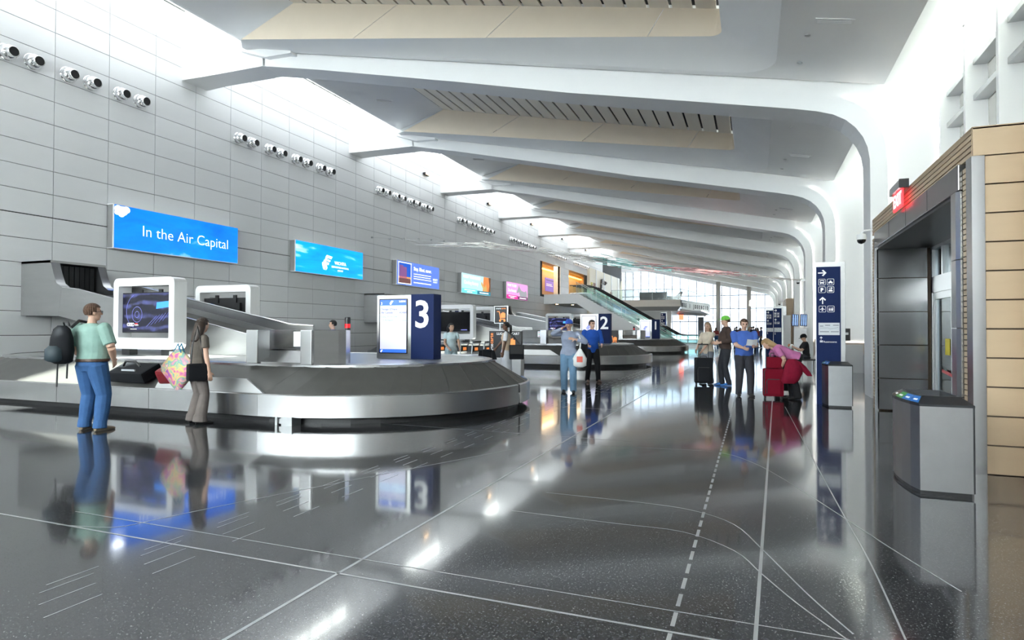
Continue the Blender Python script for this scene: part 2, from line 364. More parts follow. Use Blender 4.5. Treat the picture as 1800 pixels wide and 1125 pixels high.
# ceiling bays
def upath(x0, near, right, far, r, zf, n=6, m=10):
    p = []
    for k in range(m + 1): p.append((x0 + (right - r - x0) * k / m, near))
    for k in range(1, n + 1):
        a = -PI/2 + PI/2 * k / n; p.append((right - r + r*math.cos(a), near + r + r*math.sin(a)))
    for k in range(1, 4): p.append((right, near + r + (far - near - 2*r) * k / 3))
    for k in range(1, n + 1):
        a = PI/2 * k / n; p.append((right - r + r*math.cos(a), far - r + r*math.sin(a)))
    for k in range(1, m + 1): p.append((right - r + (x0 - right + r) * k / m, far))
    return [(x, y, zf(x)) for x, y in p]
A_ = upath(-15.1, 1.15, .45, 8.93, .85, zc); B_ = upath(-14.3, 2.0, -.64, 8.08, .28, zlow); C_ = upath(-12.3, 2.06, -.66, 8.02, .05, ztop)
OUT = []
for x, y, z in A_:
    yy = y; xx = x
    if y < 2.01: yy = T + .02
    elif y > 8.07: yy = BAY - .02
    if x > -.41: xx = 2.6 if x > .3 else -.41 + (x + .41) / .71 * 3.0
    OUT.append((xx, yy, zc(xx)))
OUT[10+6] = (2.6, OUT[16][1], zc(2.6))
ceil = MB(); ceil.loft([OUT, A_], closed=False, smooth=False); ceil.loft([A_, B_], closed=False, smooth=True)
ceil.add([(2.6, T, zc(2.6)), (2.6, BAY, zc(2.6)), (3.72, BAY, 7.12), (3.72, T, 7.12)], [(0, 1, 2, 3)])
for yy in (T + .02, BAY - .02): ceil.add([(-15.1, yy, zc(-15.1)), (2.6, yy, zc(2.6)), (2.6, yy, zc(2.6) + .3), (-15.1, yy, zc(-15.1) + .3)], [(0, 1, 2, 3)])
L0, L1 = (-15.1, .95, 10.6), (-15.1, 9.13, 10.6)
ceil.add([C_[0], C_[-1], L1, L0], [(0, 1, 2, 3)]); ceil.add([C_[0], B_[0], A_[0], L0], [(0, 1, 3), (1, 2, 3)]); ceil.add([C_[-1], B_[-1], A_[-1], L1], [(0, 1, 3), (1, 2, 3)])
ceil.add([L0, L1, (-15.1, 9.13, 10.75), (-15.1, .95, 10.75), (-15.22, .95, 10.62), (-15.22, 9.13, 10.62)], [(0, 1, 5, 4), (4, 5, 2, 3)])
ceil_m = ceil.build('tmp', GYP, fix=False); COL.objects.unlink(ceil_m)
# cream coffer panels: far/near long sides in four panels each, right end in one
nB = len(B_); seg = [(0, 3), (3, 6), (6, 9), (9, 16), (16, 19), (19, 26), (26, 29), (29, 32), (32, nB - 1)]
def lerp(a, b, t): return tuple(a[i] + (b[i] - a[i]) * t for i in range(3))
cof = []
for a, b in seg:
    q = MB(); g = .006
    r1 = [B_[i] for i in range(a, b + 1)]; r2 = [C_[i] for i in range(a, b + 1)]
    r1[0] = lerp(B_[a], B_[a+1], g); r1[-1] = lerp(B_[b], B_[b-1], g); r2[0] = lerp(C_[a], C_[a+1], g); r2[-1] = lerp(C_[b], C_[b-1], g)
    q.loft([r1, r2], closed=False, smooth=False); o = q.build('tmp', CREAM, fix=False); COL.objects.unlink(o); cof.append(o.data)
bk = MB(); bk.loft([[(x, 2.02, ztop(x) + .02) for x in (-12.35, -.6)], [(x, 8.06, ztop(x) + .02) for x in (-12.35, -.6)]], closed=False, smooth=False)
bk.loft([[(x, 2.02, ztop(x) + .3) for x in (-12.35, -.6)], [(x, 8.06, ztop(x) + .3) for x in (-12.35, -.6)]], closed=False, smooth=False)
backing = MB().loft([[(x, 1.9, ztop(x) + .16) for x in (-12.6, -.5)], [(x, 8.2, ztop(x) + .16) for x in (-12.6, -.5)]], closed=False, smooth=False).build('tmp', DARK); COL.objects.unlink(backing)
gapb = MB()
for i in range(len(B_)-1): pass
sl = MB(); w = .43
sl.add([(0, 2.0, 0), (w, 2.0, -.203*w), (w, 8.06, -.203*w), (0, 8.06, 0), (0, 2.0, .05), (w, 2.0, -.203*w+.05), (w, 8.06, -.203*w+.05), (0, 8.06, .05)], [(0, 1, 2, 3), (0, 4, 7, 3), (1, 5, 6, 2), (3, 2, 6, 7), (0, 1, 5, 4)])
slat_m = sl.build('tmp', SLAT); COL.objects.unlink(slat_m)
NSL = 23; SP = 11.6 / NSL
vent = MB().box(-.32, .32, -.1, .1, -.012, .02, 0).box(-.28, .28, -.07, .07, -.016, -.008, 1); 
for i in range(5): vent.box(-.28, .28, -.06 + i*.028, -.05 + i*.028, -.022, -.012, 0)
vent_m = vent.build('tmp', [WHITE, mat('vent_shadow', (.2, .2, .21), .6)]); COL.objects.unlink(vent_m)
dl = MB().lathe([(.055, .01), (.055, -.012), (.04, -.012), (.035, .0)], 12); dl_m = dl.build('tmp', ALU); COL.objects.unlink(dl_m)
for k in range(-3, 8):
    y = Y0 + BAY * k
    o = link('ceiling', ceil_m.data, None, None, (0, y, 0)); tag(o, kind='structure')
    for me in cof: link('coffer_panel', me, None, o)
    link('coffer_backing', backing.data, None, o)
    if k in (-1, 0, 1):
        for i in range(NSL): link('ceiling_slat', slat_m.data, None, o, (-12.28 + i*SP, 0, ztop(-12.28 + i*SP)))
    else:
        q = MB()
        for i in range(NSL):
            x = -12.28 + i*SP; z = ztop(x)
            q.add([(x, 2.0, z), (x+w, 2.0, z-.203*w), (x+w, 8.06, z-.203*w), (x, 8.06, z)], [(0, 1, 2, 3)])
        tag(q.build('slat_field', SLAT, o), kind='stuff')
    if -1 <= k <= 4:
        sl_a = math.atan(.2045)
        link('air_vent', vent_m.data, None, o, (1.35, 6.3, zc(1.35)), (0, sl_a, 0))
        link('air_vent', vent_m.data, None, o, (-13.9, 6.0, 10.67), (0, -.07, .6))
        for xx, yy in ((.95, 3.4), (.95, 6.9), (.9, 8.2), (3.1, 5.5)):
            link('ceiling_sprinkler', dl_m.data, None, o, (xx, yy, zc(xx) if xx < 2.6 else 6.92), (0, sl_a if xx < 2.6 else -.33, 0))
roof = MB().prism([(-15.25, 10.75), (-15.25, 12.55), (4.3, 9.2), (4.3, 9.0), (-15.1, 12.2), (-15.1, 10.75)], 'y', YB - .3, YEND + .5).build('roof', WHITE); struct(roof)

# skylight over the wall
sky = MB(); 
for k in range(-3, 9):
    y = Y0 + BAY * k + T/2
    for j in range(6): sky.box(WX, -15.2, y + j*PW - .03, y + j*PW + .03, 12.3, 12.45)
win1 = sky.build('window_1', WHITE); struct(win1)
box('pane', SKYG, win1, WX - .3, -15.2, YB, YEND, 12.46, 12.47)
box('wall_cap', ALU, win1, WX - .3, WX + .06, YB, YEND, 12.18, 12.24)
portal('skylight_portal', (-16.55, (YB + YEND)/2, 12.6), (0, 0, 0), 2.7, YEND - YB)

# right clerestory glazing
GX = 3.95
wr = MB().box(3.9, 4.1, YB, YEND, 0, .62).box(3.85, 4.2, YB, YEND, 7.55, 9.4).build('wall_right', WHITE); struct(wr)
post_m = MB().box(3.60, 4.0, -.055, .055, .6, 7.6).mesh('mullion_post'); post_m.materials.append(WHITE)
TR = (5.7, 6.35)
for k in range(-3, 8):
    y = Y0 + BAY * k
    wn = MB().box(3.80, 4.02, y + T - .2, y + BAY + .2, .6, .7).box(3.80, 4.02, y + T - .2, y + BAY + .2, 7.45, 7.56).build('window_%d' % (k + 5), WHITE); struct(wn)
    n = 5; d = (BAY - T) / (n + 0)
    for j in range(n + 1): link('mullion_post', post_m, None, wn, (0, y + T + d*j, 0))
    for z in TR + (3.1,):
        for j in range(n): box('transom', ALU, wn, 3.72, 4.0, y + T + d*j + .055, y + T + d*(j+1) - .055, z - .05, z + .05)
    box('clear_pane', CLEARG, wn, GX, GX + .012, y + T, y + BAY, TR[1], 7.5)
    box('sun_diffusing_pane', FROST, wn, GX, GX + .012, y + T, y + BAY, .65, TR[1])  # frosting added to stop direct sun below the clear panes
portal('clerestory_portal', (4.15, (YB + YEND)/2, 4.1), (0, PI/2, 0), 7.0, YEND - YB)

# far end glass wall
we = MB()
for x in [-17.4 + 1.1*i for i in range(20)]: we.box(x - .04, x + .04, YEND - .1, YEND + .1, 0, 10)
for z in (.1, 2.6, 4.4, 6.2): we.box(-17.9, 3.6, YEND - .06, YEND + .06, z - .05, z + .05)
win_e = we.build('window_20', mat('grey_mullion', (.42, .43, .46), .4)); struct(win_e)
box('pane', ENDG, win_e, -17.9, 3.7, YEND, YEND + .015, 0, 10.2)
for x in (-4.6, .2 - .9): MB().lathe([(.28, 0), (.28, 8)], 16, c=(x, YEND - 1.0, 0)).build('column', mat('grey_column', (.36, .33, .31), .5), win_e)
portal('end_portal', (-7, YEND + .3, 5), (PI/2, 0, 0), 21, 10)
GROUND = mat('outdoor_concrete', (.62, .60, .56), .8)
g = MB().box(-60, 80, YEND + 10, 170, -.4, -.32).build('exterior_ground', GROUND); struct(g)
g = MB().box(6.2, 60, -40, 99, -.4, -.32).build('exterior_ground', GROUND); struct(g)
# ------------------------------------------------------------------ baggage hall: carousels
XL, XR, YC = -14.0, -7.05, 10.45      # stadium centres (carousel by the number 3 post)
def stadium(r, z, xl=XL - XR, xr=0.0, n=20, m=6):
    p = []
    for k in range(n + 1): a = -PI/2 + PI*k/n; p.append((xr + r*math.cos(a), r*math.sin(a), z))
    for k in range(1, m): p.append((xr + (xl - xr)*k/m, r, z))
    for k in range(n + 1): a = PI/2 + PI*k/n; p.append((xl + r*math.cos(a), r*math.sin(a), z))
    for k in range(1, m): p.append((xl + (xr - xl)*k/m, -r, z))
    return p
RO, RI, ZB, ZD = 3.10, 2.32, 0.46, 0.87
skirt_m = MB().loft([stadium(2.86, 0), stadium(2.86, .14)], smooth=False).build('t', BLACK)
belt_under = MB().loft([stadium(RO - .06, ZB - .06), stadium(RI - .02, ZD - .06)]).build('t', BLACK)
lip_o = MB().loft([stadium(RI + .03, ZD - .045), stadium(RI + .03, ZD - .005), stadium(RI - .10, ZD + .012), stadium(RI - .12, ZD)], smooth=False).build('t', STEEL)
deck_o = MB().add(stadium(RI - .11, ZD - .004), [tuple(range(len(stadium(1, 0))))]).build('t', mat('satin_steel_deck', (.58, .58, .58), .34, metal=.9, var=.04))
# side band in lengths with joints
bandp = [(RO - .05, .10), (RO, .12), (RO, ZB - .015), (RO - .012, ZB), (RO - .05, ZB + .004), (RO - .07, ZB - .03)]
def band(pts_angle):                      # list of (kind, a, b)
    m = MB(); rings = []
    for r, z in bandp:
        ring = []
        kind, a, b = pts_angle
        for k in range(13):
            t = a + (b - a) * k / 12
            if kind == 'R': ring.append((r*math.cos(t), r*math.sin(t), z))
            elif kind == 'L': ring.append((XL - XR + r*math.cos(t), r*math.sin(t), z))
            elif kind == 'F': ring.append((t, -r, z))
            else: ring.append((t, r, z))
        rings.append(ring)
    for i in range(len(rings) - 1): m.loft(rings[i:i+2], closed=False, smooth=True)
    o = m.build('t', STEEL); return o
q = .004; LN = XL - XR
bands = [band(('R', -PI/2, -.02)), band(('R', 0, PI/2)), band(('L', PI/2, PI)), band(('L', PI, 1.5*PI))]
for i in range(3):
    a, b = LN * i / 3, LN * (i + 1) / 3; bands += [band(('F', a - q, b + q)), band(('B', a - q, b + q))]
# belt plates: straight (sheared) and wedge
NP = 14; DX = -LN / NP; DA = PI / 19
def plate_strip(f0, f1, n=6):
    rows = []
    for j in range(n + 1):
        t = j / n; r = (RO - .075) + (RI - .0 - RO + .075) * t; z = ZB - .02 + (ZD - .03 - ZB + .02) * t
        rows.append((f0(r, z + .010, t), f1(r, z, t)))
    m = MB(); m.loft([[p[0] for p in rows], [p[1] for p in rows]], closed=False, smooth=True)
    m.loft([[p[0] for p in rows], [(p[0][0], p[0][1], p[0][2] - .03) for p in rows]], closed=False, smooth=False)
    return m.build('t', BELT)
sp = plate_strip(lambda r, z, t: (.25*t*(1-t)*.0 + .22*t, -r, z), lambda r, z, t: (DX - .004 + .22*t, -r, z))
wp = plate_strip(lambda r, z, t: (r*math.cos(.10*t), r*math.sin(.10*t), z), lambda r, z, t: (r*math.cos(DA - .0015 + .10*t), r*math.sin(DA - .0015 + .10*t), z))
guard = MB(); guard.add([(-2.25, -3.05, .45), (.08, -3.05, .45), (-.32, -3.0, .67), (-2.15, -3.0, .67), (-2.25, -3.015, .45), (.08, -3.015, .45), (-.32, -2.965, .67), (-2.15, -2.965, .67)],
          [(0, 1, 2, 3), (4, 5, 6, 7), (3, 2, 6, 7), (1, 2, 6, 5), (0, 3, 7, 4)])
guard_o = guard.build('t', STEELD)
legm = MB().box(.32, .36, -3.08, -2.86, 0, .13).box(.42, .62, -3.06, -2.86, 0, .13).box(.37, .41, -3.05, -2.9, .02, .1).build('t', ALU)
for o in [skirt_m, belt_under, lip_o, deck_o, sp, wp, guard_o, legm] + bands: COL.objects.unlink(o)
CARL = {3: 'oval steel baggage carousel around the number 3 post, dark blurred belt', 2: 'oval steel baggage carousel around the number 2 post, belt plates showing', 1: 'oval steel baggage carousel around the number 1 post, before the stairs'}
def carousel(num, yc):
    c = thing('baggage_carousel', CARL[num], 'carousel', (XR, yc, 0), 0, 'baggage carousels')
    link('skirt', skirt_m.data, None, c); link('belt_frame', belt_under.data, None, c); link('top_lip', lip_o.data, None, c); link('deck', deck_o.data, None, c)
    for b in bands: link('side_band', b.data, None, c)
    link('guard_plate', guard_o.data, None, c); link('foot_bracket', legm.data, None, c)
    for i in range(NP):
        link('belt_plate', sp.data, None, c, (LN + DX*i, 0, 0)); link('belt_plate', sp.data, None, c, (-DX*i - .0, 0, 0), (0, 0, PI))
    for i in range(19):
        link('belt_plate', wp.data, None, c, (0, 0, 0), (0, 0, -PI/2 + DA*i)); link('belt_plate', wp.data, None, c, (LN, 0, 0), (0, 0, PI/2 + DA*i))
    return c
CY_ = {3: YC, 2: YC + 15.27, 1: YC + 30.54}
for n_, y_ in CY_.items(): carousel(n_, y_)

# conveyors from the wall, ending in a curved discharge on the carousel deck (local y relative to YC)
YN, YF = -0.11, 1.32
def conveyor(num, yc):
    lab = {3: 'steel baggage conveyor sloping from dark wall hatch onto the number 3 carousel', 2: 'steel baggage conveyor sloping from wall hatch onto the number 2 carousel', 1: 'steel baggage conveyor feeding the number 1 carousel'}[num]
    c = thing('baggage_conveyor', lab, 'conveyor', (XR, yc, 0), 0, 'conveyors from the wall')
    X = lambda x: x - XR
    # hood: side cheeks, front frame around opening, top
    prof = [(X(WX), 3.19), (X(-16.75), 3.19), (X(-16.62), 2.85), (X(-16.5), 2.6), (X(-16.3), 2.48), (X(WX), 2.48)]
    for a, b in ((YN, YN + .06), (YF - .06, YF)): MB().prism(prof, 'y', a, b).build('hood_cheek', STEELD, c)
    MB().box(X(WX), X(-16.72), YN, YF, 3.13, 3.19).build('hood_top', STEELD, c)
    arcp = [(X(-16.75), 3.19), (X(-16.62), 2.85), (X(-16.5), 2.6), (X(-16.3), 2.48)]
    for a, b in ((YN, YN + .22), (YF - .22, YF)):
        MB().loft([[(p[0] + .004, a, p[1]) for p in arcp], [(p[0] + .004, b, p[1]) for p in arcp]], closed=False).build('hood_front', STEEL, c)
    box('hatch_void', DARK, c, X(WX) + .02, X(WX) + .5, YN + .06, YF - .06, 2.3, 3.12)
    cv = MB()
    for i in range(9): cv.box(X(-17.05), X(-17.02), YN + .1 + i*.138, YN + .1 + i*.138 + .12, 2.45, 3.1)
    cv.build('rubber_curtain', BLACK, c)
    # trough: near side cladding, far side, belt
    nearT = [(X(WX), 2.48), (X(-16.3), 2.48), (X(-15.7), 2.42), (X(-10.3), 1.34), (X(-9.6), 1.30)]
    low = [(X(WX), 1.78), (X(-16.4), 1.76), (X(-14.6), 1.42), (X(-12.2), ZD), (X(-9.6), ZD)]
    for (a, b, nm) in ((YN, YN + .05, 'side_panel'), (YF - .05, YF, 'side_panel')):
        for i in range(3):
            j0, j1 = ((0, 1), (1, 2), (2, 4))[i]
            pts = [nearT[k] for k in range(j0, j1 + 1)] + [low[k] for k in range(j1 + (0 if i < 2 else 0), j0 - 1, -1)]
            MB().prism([(p[0] + (.004 if idx in (0, len(pts) - 1) else 0), p[1]) for idx, p in enumerate(pts)], 'y', a, b).build(nm, STEELD, c)
    for yy, dz in ((YN + .025, 0), (YF - .03, .22)):
        MB().tube([(nearT[1][0], yy, nearT[1][1] + dz), (nearT[2][0], yy, nearT[2][1] + dz), (nearT[3][0], yy, nearT[3][1] + dz), (nearT[4][0], yy, nearT[4][1] + dz)], .022, 8).build('rail', CHROME, c)
    MB().loft([[(p[0], YF - .04, p[1] - .02) for p in nearT[1:]], [(p[0], YF - .04, p[1] + .22) for p in nearT[1:]]], closed=False, smooth=False).build('inner_wall', STEEL, c)
    MB().loft([[(p[0], YN + .05, p[1] - .14) for p in nearT], [(p[0], YF - .05, p[1] - .14) for p in nearT]], closed=False, smooth=False).build('conveyor_belt', BELT, c)
    MB().loft([[(p[0], YN + .02, p[1]) for p in low], [(p[0], YF - .02, p[1]) for p in low]], closed=False, smooth=False).build('underside', STEELD, c)
    # curved discharge
    outer = [(-6.62, 8.05), (-6.40, 8.45), (-6.38, 8.62), (-6.46, 8.85), (-6.75, 9.25), (-7.2, 9.8), (-7.75, 10.45), (-8.35, 11.0), (-9.0, 11.45), (-9.6, 11.74)]
    inner = [(-7.88, 8.05), (-7.9, 8.5), (-8.0, 8.95), (-8.25, 9.5), (-8.6, 9.95), (-9.05, 10.22), (-9.6, 10.36)]
    L_ = lambda ps, z: [(X(p[0]), p[1] - YC, z) for p in ps]
    zt = 1.43
    for nm, ps in (('outer_wall', outer[2:]), ('inner_wall', inner)):
        m = MB(); m.loft([L_(ps, ZD), L_(ps, zt)], closed=False); q2 = [(p[0] - .05 if nm == 'outer_wall' else p[0] + .05, p[1]) for p in ps]
        m.loft([L_(q2, ZD), L_(q2, zt)], closed=False); m.loft([L_(ps, zt), L_(q2, zt)], closed=False, smooth=False); m.build(nm, STEEL, c)
    m = MB(); m.loft([L_(outer[:3], ZD), L_(outer[:3], zt)], closed=False, smooth=False); m.build('angled_panel', STEELD, c)
    box('post', STEEL, c, X(-7.95), X(-7.70), 8.02 - YC, 8.30 - YC, ZD, zt, .01); box('post', STEEL, c, X(-6.82), X(-6.60), 8.02 - YC, 8.16 - YC, ZD, zt, .01)
    MB().add([(X(-7.70), 8.06 - YC, .90), (X(-6.8), 8.06 - YC, .90), (X(-6.62), 8.6 - YC, 1.08), (X(-7.9), 8.6 - YC, 1.08), (X(-7.70), 8.06 - YC, ZD), (X(-6.8), 8.06 - YC, ZD)], [(0, 1, 2, 3), (0, 1, 5, 4)]).build('chute_plate', STEEL, c)
    MB().add(L_([(-7.9, 8.6), (-6.45, 8.6), (-6.8, 9.3), (-7.3, 9.95), (-8.2, 10.9), (-9.6, 11.7), (-9.6, 10.36), (-8.6, 9.95), (-8.05, 9.1)], 1.09), [tuple(range(9))]).build('turn_belt', BELT, c)
    MB().loft([L_([(-7.72, 8.9), (-7.3, 9.15), (-7.0, 9.15), (-6.8, 9.0)], 1.13), L_([(-7.72, 8.9), (-7.3, 9.15), (-7.0, 9.15), (-6.8, 9.0)], 1.40)], closed=False).build('deflector_plate', STEELD, c)
    cb = box('control_box', ALU, c, X(-8.12), X(-7.99), 8.2 - YC, 8.28 - YC, 1.15, 1.38)
    for i, colr in enumerate(((.6, .02, .02), (.02, .35, .08), (.7, .1, .03))):
        MB().lathe([(.018, 0), (.018, -.015), (.01, -.02)], 10, axis='y', c=(X(-8.055), 8.2 - YC, 1.19 + i*.07)).build('button', mat('button_%d' % i, colr, .4), cb)
    b = MB().lathe([(.055, 1.43), (.055, 1.66), (.05, 1.68)], 14, c=(X(-7.35), 9.98 - YC, 0)).build('beacon', BLACK, c)
    MB().lathe([(.057, 1.47), (.057, 1.55)], 14, c=(X(-7.35), 9.98 - YC, 0)).build('red_lens', mat('red_lens', (.6, .01, .02), .2, emit=(1, .02, .03), es=.25), b)
    return c
for n_, y_ in CY_.items(): conveyor(n_, y_)

# white display frames with monitors
def screen_mat(name, kind):
    m = bpy.data.materials.new(name); m.use_nodes = True; nt = m.node_tree; b = nt.nodes['Principled BSDF']
    b.inputs['Base Color'].default_value = (.004, .004, .006, 1); b.inputs['Roughness'].default_value = .12
    if kind == 'off': return m
    tc = nt.nodes.new('ShaderNodeTexCoord'); n = nt.nodes.new('ShaderNodeTexNoise'); n.inputs['Scale'].default_value = 5; n.inputs['Detail'].default_value = 8
    w = nt.nodes.new('ShaderNodeTexWave'); w.wave_type = 'RINGS'; w.inputs['Scale'].default_value = 1.3; w.inputs['Distortion'].default_value = 6; w.inputs['Detail'].default_value = 3
    nt.links.new(tc.outputs['Object'], n.inputs['Vector']); nt.links.new(tc.outputs['Object'], w.inputs['Vector'])
    mu = nt.nodes.new('ShaderNodeMath'); mu.operation = 'MULTIPLY'; nt.links.new(n.outputs['Fac'], mu.inputs[0]); nt.links.new(w.outputs['Fac'], mu.inputs[1])
    r = nt.nodes.new('ShaderNodeValToRGB'); e = r.color_ramp.elements; e[0].position = .28; e[0].color = (.004, .004, .012, 1); e[1].position = .75; e[1].color = (.06, .07, .22, 1)
    nt.links.new(mu.outputs[0], r.inputs[0]); nt.links.new(r.outputs[0], b.inputs['Emission Color']); b.inputs['Emission Strength'].default_value = .6
    return m
SCR_ON = screen_mat('dark_blue_car_interior_screen', 'on'); SCR_OFF = screen_mat('black_screen', 'off')
BLUEG = mat('screen_blue_glow', (0, .05, .2), .3, emit=(.05, .28, .9), es=.9); INKV = mat('screen_outline_violet', (.05, .05, .2), .3, emit=(.16, .18, .55), es=.7)
WINK = mat('screen_white_ink', (.8, .8, .8), .4, emit=(.85, .88, .95), es=.8); RINK = mat('screen_red_ink', (.6, .02, .02), .4, emit=(.8, .03, .05), es=.7)
FW, FH, FD = 1.84, 1.55, .31
fo = rrect(FW, FH, .13, 6); fi = rrect(1.53, 1.13, .02, 6, 0, .0)
fi = [(x, z + .035) for x, z in fi]
def frame_mesh():
    m = MB()
    for y in (0, FD): m.loft([[(x, y, z) for x, z in fo], [(x, y, z) for x, z in fi]], smooth=False)
    m.loft([[(x, 0, z) for x, z in fo], [(x, FD, z) for x, z in fo]], smooth=True); m.loft([[(x, 0, z) for x, z in fi], [(x, FD, z) for x, z in fi]], smooth=False)
    return m
fr_o = frame_mesh().build('t', GLOSSW); COL.objects.unlink(fr_o)
def display_frame(x, y, face, on, label):
    # face -1: screen towards the camera side (-y), +1: towards +y
    c = thing('display_frame', label, 'display', (x, y, ZD), 0 if face < 0 else PI, 'white framed advertising screens')
    zc_ = .13 + FH/2
    link('shell', fr_o.data, None, c, (0, 0, zc_))
    for sx in (-.6, .6): box('foot', BLACK, c, sx - .12, sx + .12, .06, .25, 0, .14)
    mon = box('monitor', BLACK, c, -.765, .765, .10, .17, zc_ - .42, zc_ + .46, .004)
    scr = box('screen', SCR_ON if on else SCR_OFF, mon, -.745, .745, .094, .0995, zc_ - .40, zc_ + .44)
    box('rear_housing', BLACK, mon, -.5, .5, .17, .24, zc_ - .3, zc_ + .33)
    box('bracket', BLACK, mon, -.35, -.25, .17, .21, zc_ + .3, zc_ + .53); box('bracket', BLACK, mon, .25, .35, .17, .21, zc_ + .3, zc_ + .53)
    if on:
        ring = MB()
        for (cx, cz, r) in ((-.30, zc_ - .02, .17), (-.30, zc_ - .02, .07), (-.58, zc_ + .05, .38)):
            n0, n1 = (0, 24) if r < .3 else (-6, 7)
            pts = [(cx + r*math.cos(2*PI*k/24)*(.9 if r < .3 else .45), .091, cz + r*math.sin(2*PI*k/24)) for k in range(n0, n1 + (1 if r < .3 else 0))] if r < .3 else [(cx + .3 - .35*math.cos(k/6*1.2), .091, cz + .38*math.sin(k/6*1.2)) for k in range(-6, 7)]
            ring.tube(pts, .004, 4)
        for i in range(5): ring.tube([(.0 + .12*i, .091, zc_ - .28 + .03*i), (.3 + .09*i, .091, zc_ - .05 + .02*i)], .003, 4)
        ring.build('screen_outline', INKV, mon)
        MB().prism([(.28, zc_ + .10), (.70, zc_ + .14), (.72, zc_ + .27), (.30, zc_ + .24)], 'y', .090, .093).build('screen_panel', BLUEG, mon)
        for i in range(4): MB().tube([(-.57 + .05*i + .032*math.cos(a), .090, zc_ - .24 + .032*math.sin(a)) for a in [2*PI*k/14 for k in range(15)]], .005, 4, cap=False).build('screen_mark', WINK, mon)
        box('screen_mark', RINK, mon, -.36, -.28, .090, .093, zc_ - .235, zc_ - .215); box('screen_mark', WINK, mon, -.36, -.26, .090, .093, zc_ - .26, zc_ - .245)
        box('screen_mark', WINK, mon, -.50, -.31, .090, .093, zc_ - .345, zc_ - .335)
    elif face < 0:
        box('screen_mark', INKV, mon, .28, .58, .090, .093, zc_ - .36, zc_ - .33)
display_frame(-12.31, 9.5, -1, True, 'white rounded frame around a screen showing a dark car interior, on the number 3 carousel')
display_frame(-12.55, 12.17, 1, False, 'white rounded frame showing the black back of its monitor, on the number 3 carousel')
display_frame(-12.50, 24.77, -1, False, 'white rounded frame around a black screen, on the number 2 carousel by the parked carts')
display_frame(-12.55, 27.44, 1, False, 'white rounded frame facing away, behind the black screen on the number 2 carousel')
display_frame(at_y(982, 575, 40.04).x, 40.04, -1, True, 'small white frame around a screen with a dark car interior, on the number 1 carousel')
display_frame(-12.2, 42.71, 1, False, 'small white frame facing away on the number 1 carousel')

# number posts
PALE = mat('pale_screen', (.35, .35, .42), .2, emit=(.74, .77, .98), es=.42); PALEB = mat('screen_blue_bar', (.02, .06, .4), .2, emit=(.03, .12, .62), es=.8)
PALEG = mat('screen_green_bar', (.2, .3, .2), .2, emit=(.45, .58, .42), es=.6); PALEC = mat('screen_cyan_row', (.3, .5, .6), .2, emit=(.60, .75, .95), es=.75)
SINK = mat('screen_ink', (.05, .07, .35), .4, emit=(.10, .13, .45), es=.6); SILV = mat('silver_frame', (.52, .53, .52), .3, metal=.85)
def emblem(parent, cx, cz, s, m, fn, name='emblem'):
    """bird-like W and wing mark made of white strokes; fn maps (a, b) to the sign face"""
    def stroke(poly): 
        q = MB(); n = len(poly); q.add([fn(cx + a*s, cz + b*s) for a, b in poly], [tuple(range(n))]); q.build(name, m, parent)
    up = [(-.08 + .0, -.55), (-.20, -.35), (-.18, .15), (-.10, .42), (.08, .62), (.95, .52), (.75, .25), (.22, .33), (.10, .22), (.03, -.02), (.05, -.3), (.18, -.62), (.02, -.86)]
    stroke(up)
    stroke([(.20, .22), (.68, .13), (.52, -.05), (.14, .03)]); stroke([(.12, -.06), (.46, -.15), (.30, -.35), (.10, -.28)])
    stroke([(-.26, .18), (-.40, .0), (-.42, -.3), (-.25, -.82), (-.10, -.86), (-.14, -.58), (-.27, -.33)])
    stroke([(-.48, -.08), (-.62, -.2), (-.60, -.38), (-.42, -.82), (-.30, -.82), (-.47, -.34)])
def number_post(num, y, x0):
    lab = {3: 'navy post with large white numeral three beside a flight list screen', 2: 'navy post with large white numeral two on the middle carousel', 1: 'navy post with large white numeral one before the stairs'}[num]
    c = thing('number_post', lab, 'sign', (x0, y, ZD), 0, 'carousel number posts')
    box('display_housing', SILV, c, 0, .80, 0, .16, 0, 1.25, .008)
    b = box('display_bezel', BLACK, c, .06, .71, -.012, 0, .10, 1.18)
    box('screen', PALE, b, .085, .685, -.016, -.012, .12, 1.16)
    nb = box('number_box', NAVY, c, .80, 1.30, -.03, .27, 0, 1.26)
    t = text(str(num), .74, (1.05, -.034, .62), FY, LETTER, nb, 'CENTER', .004, .012, 'numeral', sx=1.0)
    fn = lambda a, z: (a, -.0185, z)
    if num == 3:
        box('screen_bar', PALEB, b, .085, .685, -.0185, -.016, 1.05, 1.16); box('screen_bar', PALEB, b, .085, .685, -.0185, -.016, .12, .185)
        box('screen_bar', PALEG, b, .085, .685, -.0185, -.016, 1.025, 1.05); box('screen_bar', PALEC, b, .085, .685, -.0185, -.016, .72, .88)
        for s, x, z, sz in (("Chicago O'Hare", .10, .955, .058), ('Air Canada', .115, .89, .058), ('AC4587', .53, .89, .048), ('Dallas Ft Worth', .10, .805, .058), ('US Airways', .115, .74, .058), ('US2636', .53, .74, .048)):
            text(s, sz, (x, -.02, z), FY, SINK, b, 'LEFT', .0005, .0006)
        text('3', .07, (.105, -.02, 1.065), FY, WINK, b, 'LEFT', .0005, .001); text('2:35PM', .05, (.67, -.02, 1.11), FY, WINK, b, 'RIGHT', .0005, .0006)
        emblem(b, .34, 1.108, .055, WINK, lambda a, z: (a, -.0195, z)); emblem(b, .12, .15, .035, WINK, lambda a, z: (a, -.0195, z))
    else:
        emblem(b, .37, .72, .17, SINK, fn); box('screen_bar', PALEB, b, .085, .685, -.0185, -.016, .12, .15)
        box('screen_mark', SINK, b, .26, .50, -.0185, -.017, .50, .515)
    return c
number_post(3, 10.5, -7.03)
p = at_y(1020, 555, 10.4 + 15.27); number_post(2, 25.67, p.x)
